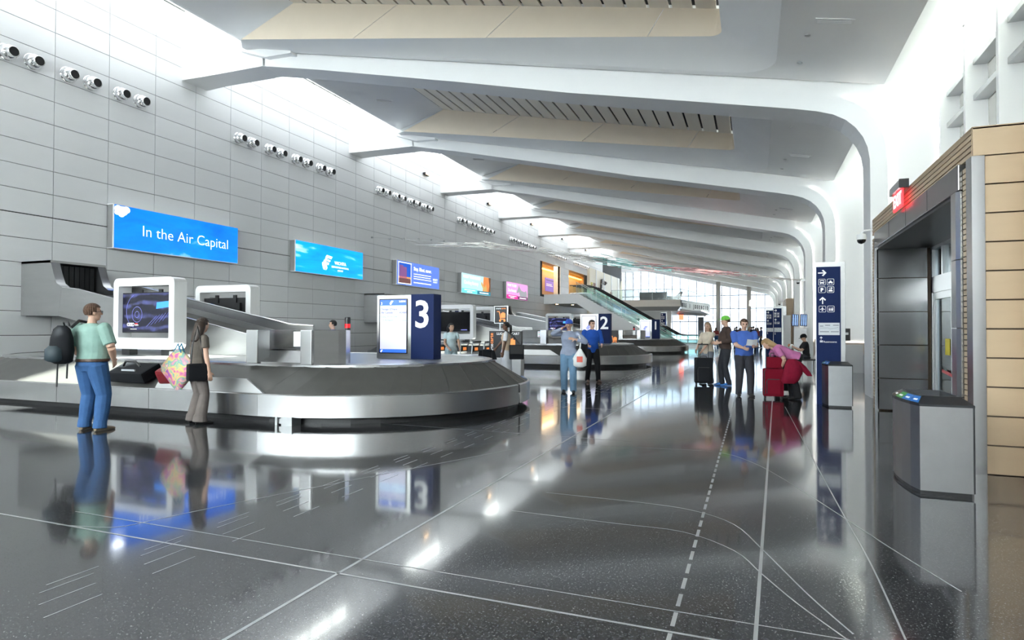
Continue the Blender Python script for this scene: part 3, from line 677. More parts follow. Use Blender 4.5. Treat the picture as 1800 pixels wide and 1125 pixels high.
p = at_y(1124, 565, 40.9); number_post(1, 40.9, p.x)

# wall nozzles
ch = MB().lathe([(.215, 0), (.215, .02), (.19, .03), (.17, .03)], 20, axis='x').lathe([(.17, .03), (.205, .08), (.20, .14), (.17, .19), (.135, .215)], 20, axis='x', cap=False).lathe([(.135, .21), (.135, .33), (.125, .335), (.115, .33)], 20, axis='x', cap=False)
ch_o = ch.build('t', CHROME); vo = MB().lathe([(.118, .30), (.118, .325)], 20, axis='x').build('t', BLACK)
for o in (ch_o, vo): COL.objects.unlink(o)
YSN = [17.57, 18.18, 19.09, 19.70, 20.61, 21.245, 22.137, 22.79]
for k in range(-1, 6):
    for i, y in enumerate(YSN):
        yy = y + BAY * k
        if yy < 9.2: continue
        c = thing('air_nozzle', ['chrome ball air nozzle in the row above the sky-blue Air Capital sign', 'chrome ball air nozzle in the row between the first and second roof brackets', 'chrome ball air nozzle in the row before the third roof bracket', 'chrome ball air nozzle in the row before the fourth roof bracket', 'small chrome air nozzle in the row past the fourth roof bracket', 'small chrome air nozzle in the row over the upper floor openings', 'tiny chrome air nozzle in the farthest row on the wall'][k + 1], 'air nozzle', (WX, yy, 8.55), 0, ['nozzles over the first wall sign', 'nozzles of bay two', 'nozzles of bay three', 'nozzles of bay four', 'nozzles of bay five', 'nozzles of bay six', 'nozzles of the last bay'][k + 1])
        link('ball_housing', ch_o.data, None, c, (0, 0, 0), (0, .12, .0)); link('nozzle_opening', vo.data, None, c, (0, 0, 0), (0, .12, 0))
WARM = mat('warm_lamp', (1, .8, .5), .3, emit=(1.0, .62, .28), es=9.0)
for k in range(0, 6):
    y = 31.6 + BAY * (k - 1)
    if k == 0: continue
    c = thing('wall_spotlight', ['', 'twin warm spotlight high on the wall before the third roof bracket', 'warm spotlight high on the wall before the fourth roof bracket', 'warm spotlight high on the wall before the fifth roof bracket', 'warm spotlight high on the wall before the sixth roof bracket', 'warm spotlight on the wall past the sixth roof bracket'][k], 'spotlight', (WX, y, 10.5), 0, 'warm spotlights near the skylight')
    box('body', BLACK, c, 0, .18, -.28, .28, -.06, .06)
    for s in (-.18, 0, .18): MB().lathe([(.06, .18), (.06, .2)], 10, axis='x', c=(0, s, 0)).build('lamp', WARM, c)

# wall signs
def sky_mat(name, c0, c1, cc, sc, dist, rot, thr):
    m = bpy.data.materials.new(name); m.use_nodes = True; nt = m.node_tree; b = nt.nodes['Principled BSDF']; b.inputs['Roughness'].default_value = .3
    tc = nt.nodes.new('ShaderNodeTexCoord'); mp = nt.nodes.new('ShaderNodeMapping'); mp.inputs['Rotation'].default_value = rot; mp.inputs['Scale'].default_value = sc
    n = nt.nodes.new('ShaderNodeTexNoise'); n.inputs['Scale'].default_value = 1.0; n.inputs['Detail'].default_value = 6; n.inputs['Distortion'].default_value = dist
    nt.links.new(tc.outputs['Object'], mp.inputs[0]); nt.links.new(mp.outputs[0], n.inputs['Vector'])
    r = nt.nodes.new('ShaderNodeValToRGB'); e = r.color_ramp.elements; e[0].position = .25; e[0].color = (*c0, 1); e[1].position = thr; e[1].color = (*c1, 1)
    x = e.new(min(thr + .14, .98)); x.color = (*cc, 1)
    nt.links.new(n.outputs['Fac'], r.inputs[0]); nt.links.new(r.outputs[0], b.inputs['Base Color']); nt.links.new(r.outputs[0], b.inputs['Emission Color']); b.inputs['Emission Strength'].default_value = .45
    return m
SG1 = sky_mat('sky_print_deep', (.0, .07, .50), (.0, .16, .75), (.32, .62, .95), (1, .55, 1.5), .6, (.6, 0, 0), .62)
SG2 = sky_mat('sky_print_bright', (.0, .13, .78), (.0, .27, .90), (.40, .70, .97), (1, .35, 2.2), .5, (.75, 0, 0), .56)
def lit(name, col, es=.6): return mat(name, col, .4, emit=col, es=es)
SIDE = mat('sign_side_metal', (.34, .34, .34), .4, metal=.6)
def wall_sign(i, label, face):
    y = 12.62 + 7.745 * i; w, h = 4.68, 1.28
    c = thing('wall_sign', label, 'sign', (WX, y, 3.84), 0, 'lit signs along the panelled wall')
    box('box_frame', SIDE, c, .02, .28, 0, w, 0, h); box('edge_trim', GLOSSW, c, 0, .31, -.02, w, h, h + .02); box('edge_trim', GLOSSW, c, 0, .31, -.02, w, -.02, 0); box('edge_trim', GLOSSW, c, .27, .31, -.02, .0, 0, h)
    f = box('face', face, c, .281, .31, 0.002, w - .002, 0.002, h - .002); return c, f
LW = lit('sign_white', (.9, .93, .96), .8)
FXT = .312
c, f = wall_sign(0, 'sky blue wall sign reading In the Air Capital', SG1)
text('In the Air Capital', .5, (FXT, .88, .46), FX, LW, f, 'LEFT', .001, -.006, fitw=3.3)
cl = MB()
for (yy, zz, r) in ((.12, 1.16, .11), (.26, 1.12, .14), (.38, 1.17, .10), (.22, 1.02, .09), (.08, 1.05, .07)):
    cl.add([(FXT - .001, yy + r*math.cos(2*PI*k/14)*1.15, min(1.277, zz + r*math.sin(2*PI*k/14))) for k in range(14)], [tuple(range(14))])
cl.build('printed_cloud', LW, f)
c, f = wall_sign(1, 'blue wall sign with white winged emblem and airport name', SG2)
emblem(f, 1.95, .60, .46, LW, lambda a, z: (FXT, a, z))
text('WICHITA', .2, (FXT, 2.95, .52), FX, LW, f, 'CENTER', .001, .006, fitw=.85)
text('EISENHOWER NATIONAL', .1, (FXT, 2.95, .36), FX, LW, f, 'CENTER', .001, .002, fitw=1.25)
text('AIRPORT', .1, (FXT, 2.95, .22), FX, LW, f, 'CENTER', .001, .002, fitw=.42)
c, f = wall_sign(2, 'periwinkle wall sign with dusk tower photo reading Stay Meet savor', lit('periwinkle_print', (.10, .19, .62), .55))
ph = box('photo_print', lit('dusk_sky_print', (.01, .08, .45), .6), f, .310, .3115, .1, 1.45, .08, 1.2); 
for (a, b, z) in ((.25, .62, 1.05), (.62, .98, .98)): box('printed_tower', lit('tower_print', (.20, .08, .22), .5), f, .3115, .3125, a, b, .35, z)
box('printed_lights', lit('bridge_print', (.55, .25, .06), .7), f, .3115, .3125, .12, 1.43, .36, .45); box('printed_water', lit('water_print', (.12, .05, .05), .6), f, .3115, .3125, .12, 1.43, .1, .35)
for a, b, z0, z1 in ((.12, .17, .06, 1.22), (1.40, 1.45, .06, 1.22), (.12, 1.45, .06, .1), (.12, 1.45, 1.18, 1.22)): box('photo_border', LW, f, .3115, .3135, a, b, z0, z1)
text('Stay. Meet. savor.', .2, (FXT, 1.72, .88), FX, LW, f, 'LEFT', .001, .004, fitw=2.0)
for i, (l) in enumerate((1.95, 1.9, 2.0)): box('printed_line', LW, f, .310, .3125, 1.72, 1.72 + l, .66 - .13*i, .70 - .13*i)
box('printed_line', LW, f, .310, .3125, 1.72, 3.7, .18, .23)
text('HYATT', .15, (FXT, 4.2, .46), FX, LW, f, 'CENTER', .001, .002, fitw=.55); text('REGENCY', .1, (FXT, 4.2, .34), FX, LW, f, 'CENTER', .001, .0, fitw=.5)
c, f = wall_sign(3, 'pale aqua wall sign with orange horse harness photo', lit('pale_aqua_print', (.42, .74, .82), .55))
box('printed_band', lit('aqua_band_print', (.12, .62, .72), .6), f, .310, .312, .01, 2.4, .01, .30); box('printed_band', lit('teal_band_print', (.02, .20, .28), .5), f, .310, .312, 2.4, 4.67, .01, .26)
MB().prism([(3.3, .26), (3.45, 1.27), (4.3, 1.27), (4.45, .7), (4.3, .26)], 'x', .310, .3125).build('printed_photo', lit('orange_print', (.72, .22, .05), .5), f)
MB().prism([(3.0, .75), (3.1, .95), (3.6, .5), (3.9, .8), (4.0, .3), (3.5, .28)], 'x', .3125, .3135).build('printed_photo', lit('ochre_print', (.55, .38, .12), .5), f)
MB().prism([(4.3, .26), (4.45, .7), (4.3, 1.27), (4.67, 1.27), (4.67, .26)], 'x', .310, .3125).build('printed_photo', lit('brown_print', (.16, .06, .02), .4), f)
text('WHAT TO EXPLORE?', .2, (FXT, .2, .98), FX, LW, f, 'LEFT', .001, 0, fitw=2.7); text('Cowboy history', .2, (FXT, .35, .6), FX, LW, f, 'LEFT', .001, 0, fitw=2.2)
box('printed_line', LW, f, .312, .3135, .4, 2.1, .19, .23); box('printed_line', LW, f, .312, .3135, .8, 1.6, .07, .12); box('printed_line', LW, f, .312, .3135, 2.8, 4.3, .10, .17)
c, f = wall_sign(4, 'pink wall sign with grey zebra photo', lit('pink_print', (.78, .30, .62), .55))
box('printed_band', lit('magenta_band_print', (.72, .03, .30), .5), f, .310, .312, .01, 2.4, .01, .30); box('printed_band', lit('plum_band_print', (.16, .03, .12), .5), f, .310, .312, 2.4, 4.67, .01, .26)
MB().prism([(2.1, .55), (2.5, .98), (2.62, 1.22), (2.8, 1.0), (3.2, .75), (3.9, .68), (4.3, .8), (4.5, .55), (4.5, .26), (2.9, .26), (2.7, .6), (2.3, .5)], 'x', .310, .3125).build('printed_zebra', lit('zebra_grey_print', (.30, .30, .33), .5), f)
text('WHAT TO SEE?', .2, (FXT, .2, .95), FX, LW, f, 'LEFT', .001, 0, fitw=1.9); text('Zoo Animals', .2, (FXT, .3, .55), FX, LW, f, 'LEFT', .001, 0, fitw=1.7)
box('printed_line', LW, f, .312, .3135, .4, 2.1, .19, .23); box('printed_line', LW, f, .312, .3135, .8, 1.6, .07, .12); box('printed_line', LW, f, .312, .3135, 2.8, 4.3, .10, .17)

# luggage on the belt of carousel 3
def soft_bag(name, label, cat, loc, size, m, rz=0, tilt=0, group=None):
    c = thing(name, label, cat, loc, rz, group); w, d, h = size
    b = MB().box(-w/2, w/2, -d/2, d/2, 0, h).build('body', m, c, bevel=min(size)*.22); b.rotation_euler = (tilt, 0, 0)
    return c
BAGK = mat('black_nylon', (.010, .011, .014), .75, spec=.2, bump=.2, bscale=200); BAGR = mat('dark_red_nylon', (.23, .012, .02), .55, bump=.2, bscale=200)
c = soft_bag('duffel_bag', 'black duffel bag lying on the dark belt', 'bag', (-10.0, 7.62, .60), (.85, .40, .19), BAGK, 0, .45)
MB().tube([(-.2, -.1, .2), (-.12, -.12, .28), (.12, -.12, .28), (.2, -.1, .2)], .02, 6).build('handle', BLACK, c); box('id_plate', mat('pale_tag', (.4, .42, .45), .5), c, -.12, .2, -.2, -.18, .12, .15)
MB().tube([(-.40, -.12, .1), (.40, -.12, .1)], .012, 5).build('zipper', ALU, c)
c = soft_bag('suitcase', 'dark red suitcase lying on the belt behind the woman in brown trousers', 'suitcase', (-8.98, 7.62, .60), (.50, .42, .26), BAGR, .05, .45)
MB().tube([(-.12, -.1, .27), (-.1, -.12, .33), (.1, -.12, .33), (.12, -.1, .27)], .014, 6).build('handle', BLACK, c)
# ------------------------------------------------------------------ clad entrance vestibule on the window side
VX, VY0, VY1, VZ = 2.08, 7.58, 13.35, 3.53
vs = MB().box(VX + .04, 3.58, VY0 + .04, 8.3, 0, VZ - .02).box(VX + .04, 3.58, 13.0, VY1 - .02, 0, VZ - .02).box(VX + .04, 3.58, 8.3, 13.0, 3.1, VZ - .02)
vest = vs.build('wall_vestibule', mat('gap_shadow_backing', (.10, .07, .045), .6)); struct(vest)  # backing coloured dark so the slat gaps read as shadow
PN = VZ / 12
pm_ = MB().box(.105, 1.55, 0, .05, .008, PN - .008).build('t', TAN); COL.objects.unlink(pm_)
for k in range(11): link('cladding_panel', pm_.data, None, vest, (VX, VY0, k*PN))
box('cladding_panel', TAN, vest, VX + .005, VX + 1.55, VY0, VY0 + .05, 11*PN + .006, VZ)
box('corner_strip', STEEL, vest, VX - .012, VX + .10, VY0 - .012, VY0 + .03, 0, 11*PN); box('corner_strip', STEEL, vest, VX - .012, VX + .03, VY0 + .03, VY0 + .17, 0, 11*PN)
box('top_cap', TAN, vest, VX, 3.6, VY0, VY1, VZ - .015, VZ + .01)
SLH = PN / 5
def slats(y0, y1, z0, n, step=SLH):
    me = MB().box(0, .05, 0, y1 - y0, .007, step - .006).mesh('cladding_slat'); me.materials.append(TAN)
    for i in range(n): link('cladding_slat', me, None, vest, (VX, y0, z0 + i*step))
slats(VY0 + .03, VY1, VZ - 5*SLH, 5)                        # frieze
slats(VY0 + .17, 7.90, .0, 54); slats(12.98, VY1, .0, 54)
# stainless portal
p_ = thing('entrance_portal', 'stainless steel portal lining of the tan clad entrance', 'portal', (VX, 8.0, 0))
PST = mat('portal_stainless', (.27, .265, .265), .24, metal=1.0, var=.08, vscale=2.5)
box('header', PST, p_, -.04, .25, -.09, 4.92, 2.96, 3.24, .01)
for i in range(1, 4): box('header_seam', BLACK, p_, -.042, -.038, 1.2*i - .006, 1.2*i + .006, 2.97, 3.23)
for i in range(4):
    z0, z1 = (0, .74, 1.48, 2.22)[i], (.735, 1.475, 2.215, 2.955)[i]
    MB().prism([(-.05, -.03), (-.05, .14), (.02, .22), (.22, .22), (.22, -.08), (-.02, -.08)], 'z', z0 + .003, z1 - .003).build('jamb_panel', STEEL, p_)
for i in range(5):
    z = (.02, .585, 1.19, 1.79, 2.40, 2.97); box('side_panel', PST, p_, .0, .78, 4.90, 4.96, z[i] + .006, z[i+1] - .006)
box('near_lining', STEELD, p_, .22, 1.4, .29, .32, 0, 2.95); box('side_edge', STEEL, p_, -.03, .02, 4.90, 4.99, 0, 3.0)
box('soffit', mat('dark_soffit', (.05, .048, .05), .3, metal=.5), p_, .0, 1.3, .1, 4.95, 2.93, 2.97)
GLD = glass('door_glass', (.55, .58, .62), rough=.03)
d_ = MB().box(2.92, 3.02, 8.3, 12.95, 2.12, 2.40).box(2.92, 3.02, 12.86, 12.95, 0, 2.95).box(2.92, 3.02, 11.2, 11.28, 2.40, 2.95).box(2.92, 3.02, 12.2, 12.27, 2.4, 2.95).box(2.92, 3.02, 8.3, 12.95, 2.88, 2.95).build('door_1', ALU); struct(d_)
box('transom_pane', GLD, d_, 2.965, 2.98, 8.3, 12.9, 2.4, 2.9)
for a, b in ((11.75, 12.82), (10.65, 11.72), (9.5, 10.62), (8.4, 9.48)):
    lf = MB().box(2.94, 3.0, a, a + .08, .02, 2.12).box(2.94, 3.0, b - .08, b, .02, 2.12).box(2.94, 3.0, a + .08, b - .08, .02, .16).box(2.94, 3.0, a + .08, b - .08, 2.0, 2.12).build('door_leaf', ALU, d_)
    box('pane', GLD, lf, 2.965, 2.978, a + .08, b - .08, .16, 2.0)
box('notice', mat('yellow_notice', (.75, .62, .04), .5), d_, 2.95, 2.955, 11.95, 12.2, 1.05, 1.32)
MB().obox((2.93, 12.3, .78), (2.93, 11.3, .70), .01, .05).build('push_bar', mat('red_bar', (.6, .05, .06), .4), d_)
# exit sign
c = thing('exit_sign', 'red lit glass exit sign on the tan entrance frieze', 'sign', (VX - .1, 10.55, 3.24))
box('housing', ALU, c, -.05, .06, -.36, .36, .26, .37); box('end_cap', BLACK, c, -.055, .065, -.37, -.34, .25, .375)
eg = box('sign_plate', mat('red_exit_glow', (.6, .02, .03), .3, emit=(1, .05, .06), es=.8), c, -.012, .012, -.30, .30, .0, .26)
text('EXIT', .2, (-.016, .26, .05), (PI/2, 0, -PI/2), LW, eg, 'LEFT', .001, .004, fitw=.52)

# recycling bins with sloped black tops and coloured tabs
def bin_(x, y, label, rz=0):
    c = thing('recycling_bin', label, 'bin', (x, y, 0), rz, 'stainless recycling bins')
    front = [(-.23, 1.00 - .0), (-.30, .70), (-.28, .42), (-.22, .2), (-.135, .0)]
    outl = [(-.125, 0), (.275, 0.0), (.295, .95)] + [(-.15, 1.0), (-.19, .80), (-.20, .60), (-.19, .38), (-.165, .16)]
    g = .03; inn = [(x_*.96, .02 + y_*.96) for x_, y_ in outl]
    MB().prism(inn, 'z', 0, .04).build('plinth', BLACK, c)
    sides = MB()
    sides.prism(outl, 'z', .035, .78); b = sides.build('body', mat('bin_stainless', (.30, .30, .31), .36, metal=1.0, var=.05, vscale=6), c)
    MB().obox((.275, -.003, .04), (.275, -.003, .78), .012, .012).build('corner_trim', BLACK, b)
    ti = [(.06 + (x_ - .06)*.72, .5 + (y_ - .5)*.72) for x_, y_ in outl]
    top = MB(); big = [(.03 + (x_ - .03)*1.03, .5 + (y_ - .5)*1.02) for x_, y_ in outl]
    top.loft([[(p[0], p[1], .78) for p in big], [(p[0], p[1], .80) for p in big], [(p[0], p[1], .86) for p in ti]], smooth=False)
    tj = [(.06 + (x_ - .06)*.66, .5 + (y_ - .5)*.66) for x_, y_ in outl]
    top.loft([[(p[0], p[1], .86) for p in ti], [(p[0], p[1], .86) for p in tj], [(p[0], p[1], .80) for p in tj]], smooth=False)
    top.add([(p[0], p[1], .80) for p in tj], [tuple(range(len(tj)))])
    tp = top.build('lid', mat('black_bin_lid', (.012, .013, .018), .35), c)
    def tab(i, j, t0, t1, m, nm, txt=None):
        a0, a1 = Vector((*big[i], .802)), Vector((*ti[i], .862)); b0, b1 = Vector((*big[j], .802)), Vector((*ti[j], .862))
        P = lambda s, t: (a0.lerp(b0, s)).lerp(a1.lerp(b1, s), t) + Vector((-.002, 0, .002))
        MB().add([P(t0, .08), P(t1, .08), P(t1, .85), P(t0, .85)], [(0, 1, 2, 3)]).build(nm, m, tp)
        q = P((t0+t1)/2 - .2*(t1 - t0), .4) + Vector((-.002, 0, .002)); q2 = P((t0+t1)/2 + .25*(t1-t0), .4) + Vector((-.002, 0, .002))
        MB().obox(q, q2, .018, .002, up=(P(.5, 1) - P(.5, 0)).cross(q2 - q)).build('tab_print', LETTER, tp)
    tab(4, 5, .0, 1.0, mat('brown_tab', (.10, .055, .045), .4), 'brown_tab'); tab(5, 6, 0, 1, mat('green_tab', (.08, .36, .08), .4), 'green_tab'); tab(6, 7, 0, .95, mat('blue_tab', (.02, .17, .55), .4), 'blue_tab')
    tab(7, 0, 0, .9, mat('blue_tab', (.02, .17, .55), .4), 'blue_tab')
    return c
bin_(1.49, 6.45, 'large stainless recycling bin with black sloped lid before the tan entrance')
bin_(1.42, 13.05, 'stainless recycling bin standing before the navy wayfinding post')

# navy wayfinding posts
def icon(parent, kind, x, z, s, y):
    f = MB()
    o = rrect(s, s, s*.16, 3, x, z); i2 = rrect(s*.9, s*.9, s*.13, 3, x, z)
    f.loft([[(a, y, b) for a, b in o], [(a, y, b) for a, b in i2]], smooth=False)
    R_ = lambda x0, x1, z0, z1: f.add([(x + a*s, y, z + b*s) for a, b in ((x0, z0), (x1, z0), (x1, z1), (x0, z1))], [(0, 1, 2, 3)])
    Pg = lambda pts: f.add([(x + a*s, y, z + b*s) for a, b in pts], [tuple(range(len(pts)))])
    if kind == 'bus': Pg([(-.28, -.2), (.28, -.2), (.3, .0), (-.3, .0)]); R_(-.28, -.22, 0, .25); R_(.22, .28, 0, .25); R_(-.28, .28, .2, .3); R_(-.24, -.12, -.32, -.2); R_(.12, .24, -.32, -.2)
    elif kind == 'taxi': Pg([(-.32, -.18), (.32, -.18), (.30, .0), (.18, .02), (.12, .15), (-.12, .15), (-.18, .02), (-.30, 0)]); R_(-.27, -.15, -.28, -.18); R_(.15, .27, -.28, -.18); R_(-.06, .06, .17, .24)
    elif kind == 'rental': Pg([(-.3, -.3), (.3, -.3), (.28, -.12), (.16, .02), (-.16, .02), (-.28, -.12)]); R_(-.25, .05, .18, .26); f.tube([(x + (.15 + .07*math.cos(a))*s, y, z + (.22 + .07*math.sin(a))*s) for a in [PI*k/6 for k in range(13)]], .008, 4)
    elif kind == 'plane': Pg([(-.05, -.3), (.05, -.3), (.05, -.02), (.34, -.12), (.34, -.05), (.05, .13), (.05, .32), (0, .37), (-.05, .32), (-.05, .13), (-.34, -.05), (-.34, -.12), (-.05, -.02)]); R_(-.14, .14, -.3, -.24)
    elif kind == 'people': 
        for a in (-.22, 0, .2): R_(a - .07, a + .07, -.28, .05); f.add([(x + (a + .06*math.cos(t))*s, y, z + (.14 + .06*math.sin(t))*s) for t in [2*PI*k/8 for k in range(8)]], [tuple(range(8))])
        R_(.28, .33, -.3, .28)
    elif kind == 'P': pass
    f.build('pictogram', LETTER, parent)
    if kind == 'P': text('P', s*.75, (x - s*.21, y, z - s*.27), FY, LETTER, parent, 'LEFT', .001, .006)
def arrow(parent, x, z, s, y, d):
    pts = [(-.5, -.07), (.2, -.07), (-.05, -.32), (.12, -.42), (.5, 0), (.12, .42), (-.05, .32), (.2, .07), (-.5, .07)]
    if d == 'up': pts = [(-b, a) for a, b in pts]
    MB().add([(x + a*s, y, z + b*s) for a, b in pts], [tuple(range(len(pts)))]).build('arrow', LETTER, parent)
def way_post(x, y, label, full=True, s=1.0):
    c = thing('wayfinding_post', label, 'sign', (x, y, 0), 0, 'navy wayfinding posts')
    W_, H_ = .52*s, 2.80*s
    box('steel_body', STEELD, c, -.01*s, W_ - .01*s, 0, .06*s, 0, H_, .005); pn = box('navy_panel', NAVY, c, 0, .425*s, -.035*s, -.001, 0, 2.70*s)
    yy = -.038*s
    arrow(pn, .105*s, 2.58*s, .15*s, yy, 'right'); arrow(pn, .11*s, 2.04*s, .14*s, yy, 'up')
    for k_, a, z in (('bus', .10, 2.40), ('taxi', .25, 2.40), ('P', .10, 2.25), ('rental', .25, 2.25), ('plane', .105, 1.87), ('people', .255, 1.87)): icon(pn, k_, a*s, z*s, .125*s, yy)
    mp = box('map_print', mat('map_paper', (.72, .74, .78), .5), pn, .035*s, .405*s, yy - .004, yy + .002, 1.36*s, 1.60*s)
    ink = mat('map_ink', (.12, .13, .18), .6)
    for x0, x1, z in ((.06, .12, 1.53), (.15, .24, 1.545), (.29, .39, 1.545), (.06, .22, 1.42), (.25, .39, 1.42)): box('map_line', ink, mp, x0*s, x1*s, yy - .006, yy - .004, z*s, (z + .012)*s)
    MB().tube([(.06*s, yy - .005, 1.50*s), (.2*s, yy - .005, 1.50*s), (.24*s, yy - .005, 1.48*s), (.38*s, yy - .005, 1.51*s)], .002, 4).build('map_line', ink, mp)
    arrow(pn, .08*s, 1.30*s, .06*s, yy, 'up')
    if full: text('Restrooms', .07, (.12, yy, 1.21), FY, LETTER, pn, 'LEFT', .001, 0, fitw=.23)
    for i in range(3): box('pictogram', LETTER, pn, (.06 + .018*i)*s, (.072 + .018*i)*s, yy - .001, yy + .001, 1.215*s, 1.255*s)
    return c
way_post(1.135, 13.55, 'navy wayfinding post with white pictograms and a map beside the tan entrance')
way_post(1.0, 38.2, 'navy wayfinding post standing beyond the bent-over woman', False)
way_post(.68, 42.5, 'navy wayfinding post farther down the window side, behind another one', False)
way_post(-8.6, 62.0, 'navy wayfinding post below the balcony beside the red lit doorway', False, 1.15)

# dome cameras
def dome(x, y, z, label):
    c = thing('dome_camera', label, 'camera', (x, y, z), 0, 'white dome security cameras')
    MB().tube([(.30, 0, .10), (.16, 0, .13), (.04, 0, .12), (0, 0, .06)], .022, 8).build('arm', WHITE, c)
    MB().lathe([(.03, .07), (.075, .05), (.085, .0), (.085, -.05)], 16).build('housing', WHITE, c)
    MB().lathe([(.078, -.05), (.072, -.085), (.05, -.115), (.01, -.13)], 16).build('dome', mat('smoked_dome', (.01, .01, .012), .08), c)
    box('wall_plate', WHITE, c, .28, .31, -.06, .06, .02, .18)
dome(1.90, 13.36, 3.23, 'white dome camera at the far corner of the tan entrance'); dome(2.03, 34.0, 3.9, 'small white dome camera on a rib column down the hall'); dome(1.58, 46.0, 3.3, 'tiny white dome camera above the second tan entrance')

# low wall and phone beyond the entrance
lw = MB().box(3.45, 3.86, 16.2, 24.3, 0, .62).box(2.72, 3.45, 24.05, 24.30, 0, .95).build('wall_low', mat('grey_stone_low_wall', (.42, .42, .43), .45, var=.03)); struct(lw)
c = thing('courtesy_phone', 'small black courtesy phone on the white fin wall', 'phone', (2.76, 24.42, 1.1)); box('body', BLACK, c, 0, .34, -.12, .03, 0, .42, .01); box('plate', ALU, c, .05, .28, -.125, -.12, .2, .28)
MB().tube([(.05, -.06, .02), (.0, -.08, -.12), (.05, -.06, -.2), (.1, -.06, -.1)], .012, 6).build('cord', BLACK, c)
c = thing('notice_plate', 'small blue notice plate above the courtesy phone', 'sign', (2.72, 24.45, 1.75)); box('panel', NAVY, c, 0, .14, -.02, .02, 0, .42)
# second entrance, flight boards, restroom zone far down on the window side
v = MB().box(1.9, 3.6, 43.5, 49, 0, 3.5).build('wall_entrance_far', TAN); struct(v)
for i in range(12): box('cladding_panel', TAN, v, 1.88, 3.6, 43.46, 43.5, i*.29 + .005, i*.29 + .28)
box('portal_post', STEEL, v, 1.45, 1.9, 43.3, 43.6, 0, 3.0); box('opening', DARK, v, 1.86, 1.9, 44.2, 48.4, 0, 2.9)
c = thing('flight_board', 'pair of dark flight information screens tilted on a wall bracket', 'screen', (1.86, 33.2, 1.65))
for i, a in enumerate((0, .38)):
    s_ = MB().box(-.3, .02, -.02, .02, 0, .58).build('screen', screen_mat('flight_screen_%d' % i, 'on'), c, (a + .1, 0, 0)); s_.rotation_euler = (.0, .04, .45)
    for k in range(3): MB().box(-.27 + .1*k, -.22 + .1*k, -.026, -.02, .03, .55).build('screen_column', mat('screen_pale_blue', (.2, .3, .5), .3, emit=(.25, .42, .7), es=.5), s_)
box('bracket', WHITE, c, .40, .62, .0, .37, -.1, .75)
c = thing('vending_kiosk', 'white kiosk with glowing panels under the flight screens', 'kiosk', (1.75, 32.2, 0)); box('body', WHITE, c, 0, .55, 0, .4, 0, 1.55, .02)
for i in range(2): box('panel', GLOSSW, c, .05 + .25*i, .25 + .25*i, -.02, 0, .9, 1.45)
STONE2 = STONE
c = thing('room_divider', 'glossy white freestanding panel before the far entrance', 'panel', (1.25, 40.2, 0)); box('panel', GLOSSW, c, 0, .75, 0, .12, 0, 2.35, .02)
# ------------------------------------------------------------------ upper floor, stairs, escalators
ZF = 4.66
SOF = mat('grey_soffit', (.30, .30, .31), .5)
ld = MB().box(WX, -14.9, 53.6, 66, ZF - .08, ZF).build('floor_landing', WHITE); struct(ld)
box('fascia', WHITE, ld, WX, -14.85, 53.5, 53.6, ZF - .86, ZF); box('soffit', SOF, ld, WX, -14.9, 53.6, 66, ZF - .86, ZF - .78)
box('side_fascia', WHITE, ld, -14.95, -14.85, 58.6, 66, ZF - .86, ZF)
for x, y in ((-17.0, 54.6), (-16.0, 56.4)): MB().lathe([(.12, 0), (.12, -.02)], 12, c=(x, y, ZF - .86)).build('downlight', WARM, ld)
# stair with white stringer and landing-colour treads
SL = math.tan(math.radians(29.9)); XS0, XS1 = -14.85, -14.85 + ZF / SL
st = thing('staircase', 'white stair with glass balustrade descending from the upper landing', 'staircase', (XS1, 53.5, 0))
n_ = 27; rise = ZF / n_; run = (XS1 - XS0) / n_
TRM = mat('pale_tread', (.62, .63, .64), .5)
tm = MB().box(-run*.5 - .02, run*.5 + .02, .1, 1.9, -.04, 0).mesh('tread'); tm.materials.append(TRM)
for i in range(n_): link('tread', tm, None, st, (XS0 - XS1 + run*(i + .5), 0, ZF - rise*(i)))
for y in (0, 1.9):
    MB().prism([(XS0 - XS1 - .0, ZF + .12), (XS0 - XS1, ZF - .86), (-.86/SL - .55, 0), (.35, 0), (.25, .12)], 'y', y, y + .1).build('stringer', WHITE, st)
box('soffit', WHITE, st, -.1, 0, .1, 1.9, 0, .05)
MB().loft([[(XS0 - XS1, y, ZF - .80) for y in (.1, 1.9)], [(-.86/SL - .5, y, 0.02) for y in (.1, 1.9)]], closed=False, smooth=False).build('underside', WHITE, st)
for y in (.05, 1.95):
    for i in range(6):
        a = XS0 - XS1 + (XS1 - XS0) * i / 6 + .04; b = XS0 - XS1 + (XS1 - XS0) * (i + 1) / 6 - .04; za, zb = -a*SL, -b*SL
        MB().add([(a, y, za + .12), (b, y, zb + .12), (b, y, zb + 1.05), (a, y, za + 1.05)], [(0, 1, 2, 3)]).build('glass_panel', RAILG, st)
        MB().tube([(a - .04, y, za), (a - .04, y, za + 1.08)], .02, 6).build('post', ALU, st)
    MB().tube([(XS0 - XS1 - .05, y - .02, ZF + 1.06), (.1, y - .02, 1.02), (.5, y - .02, 1.0)], .028, 8).build('handrail', ALU, st)
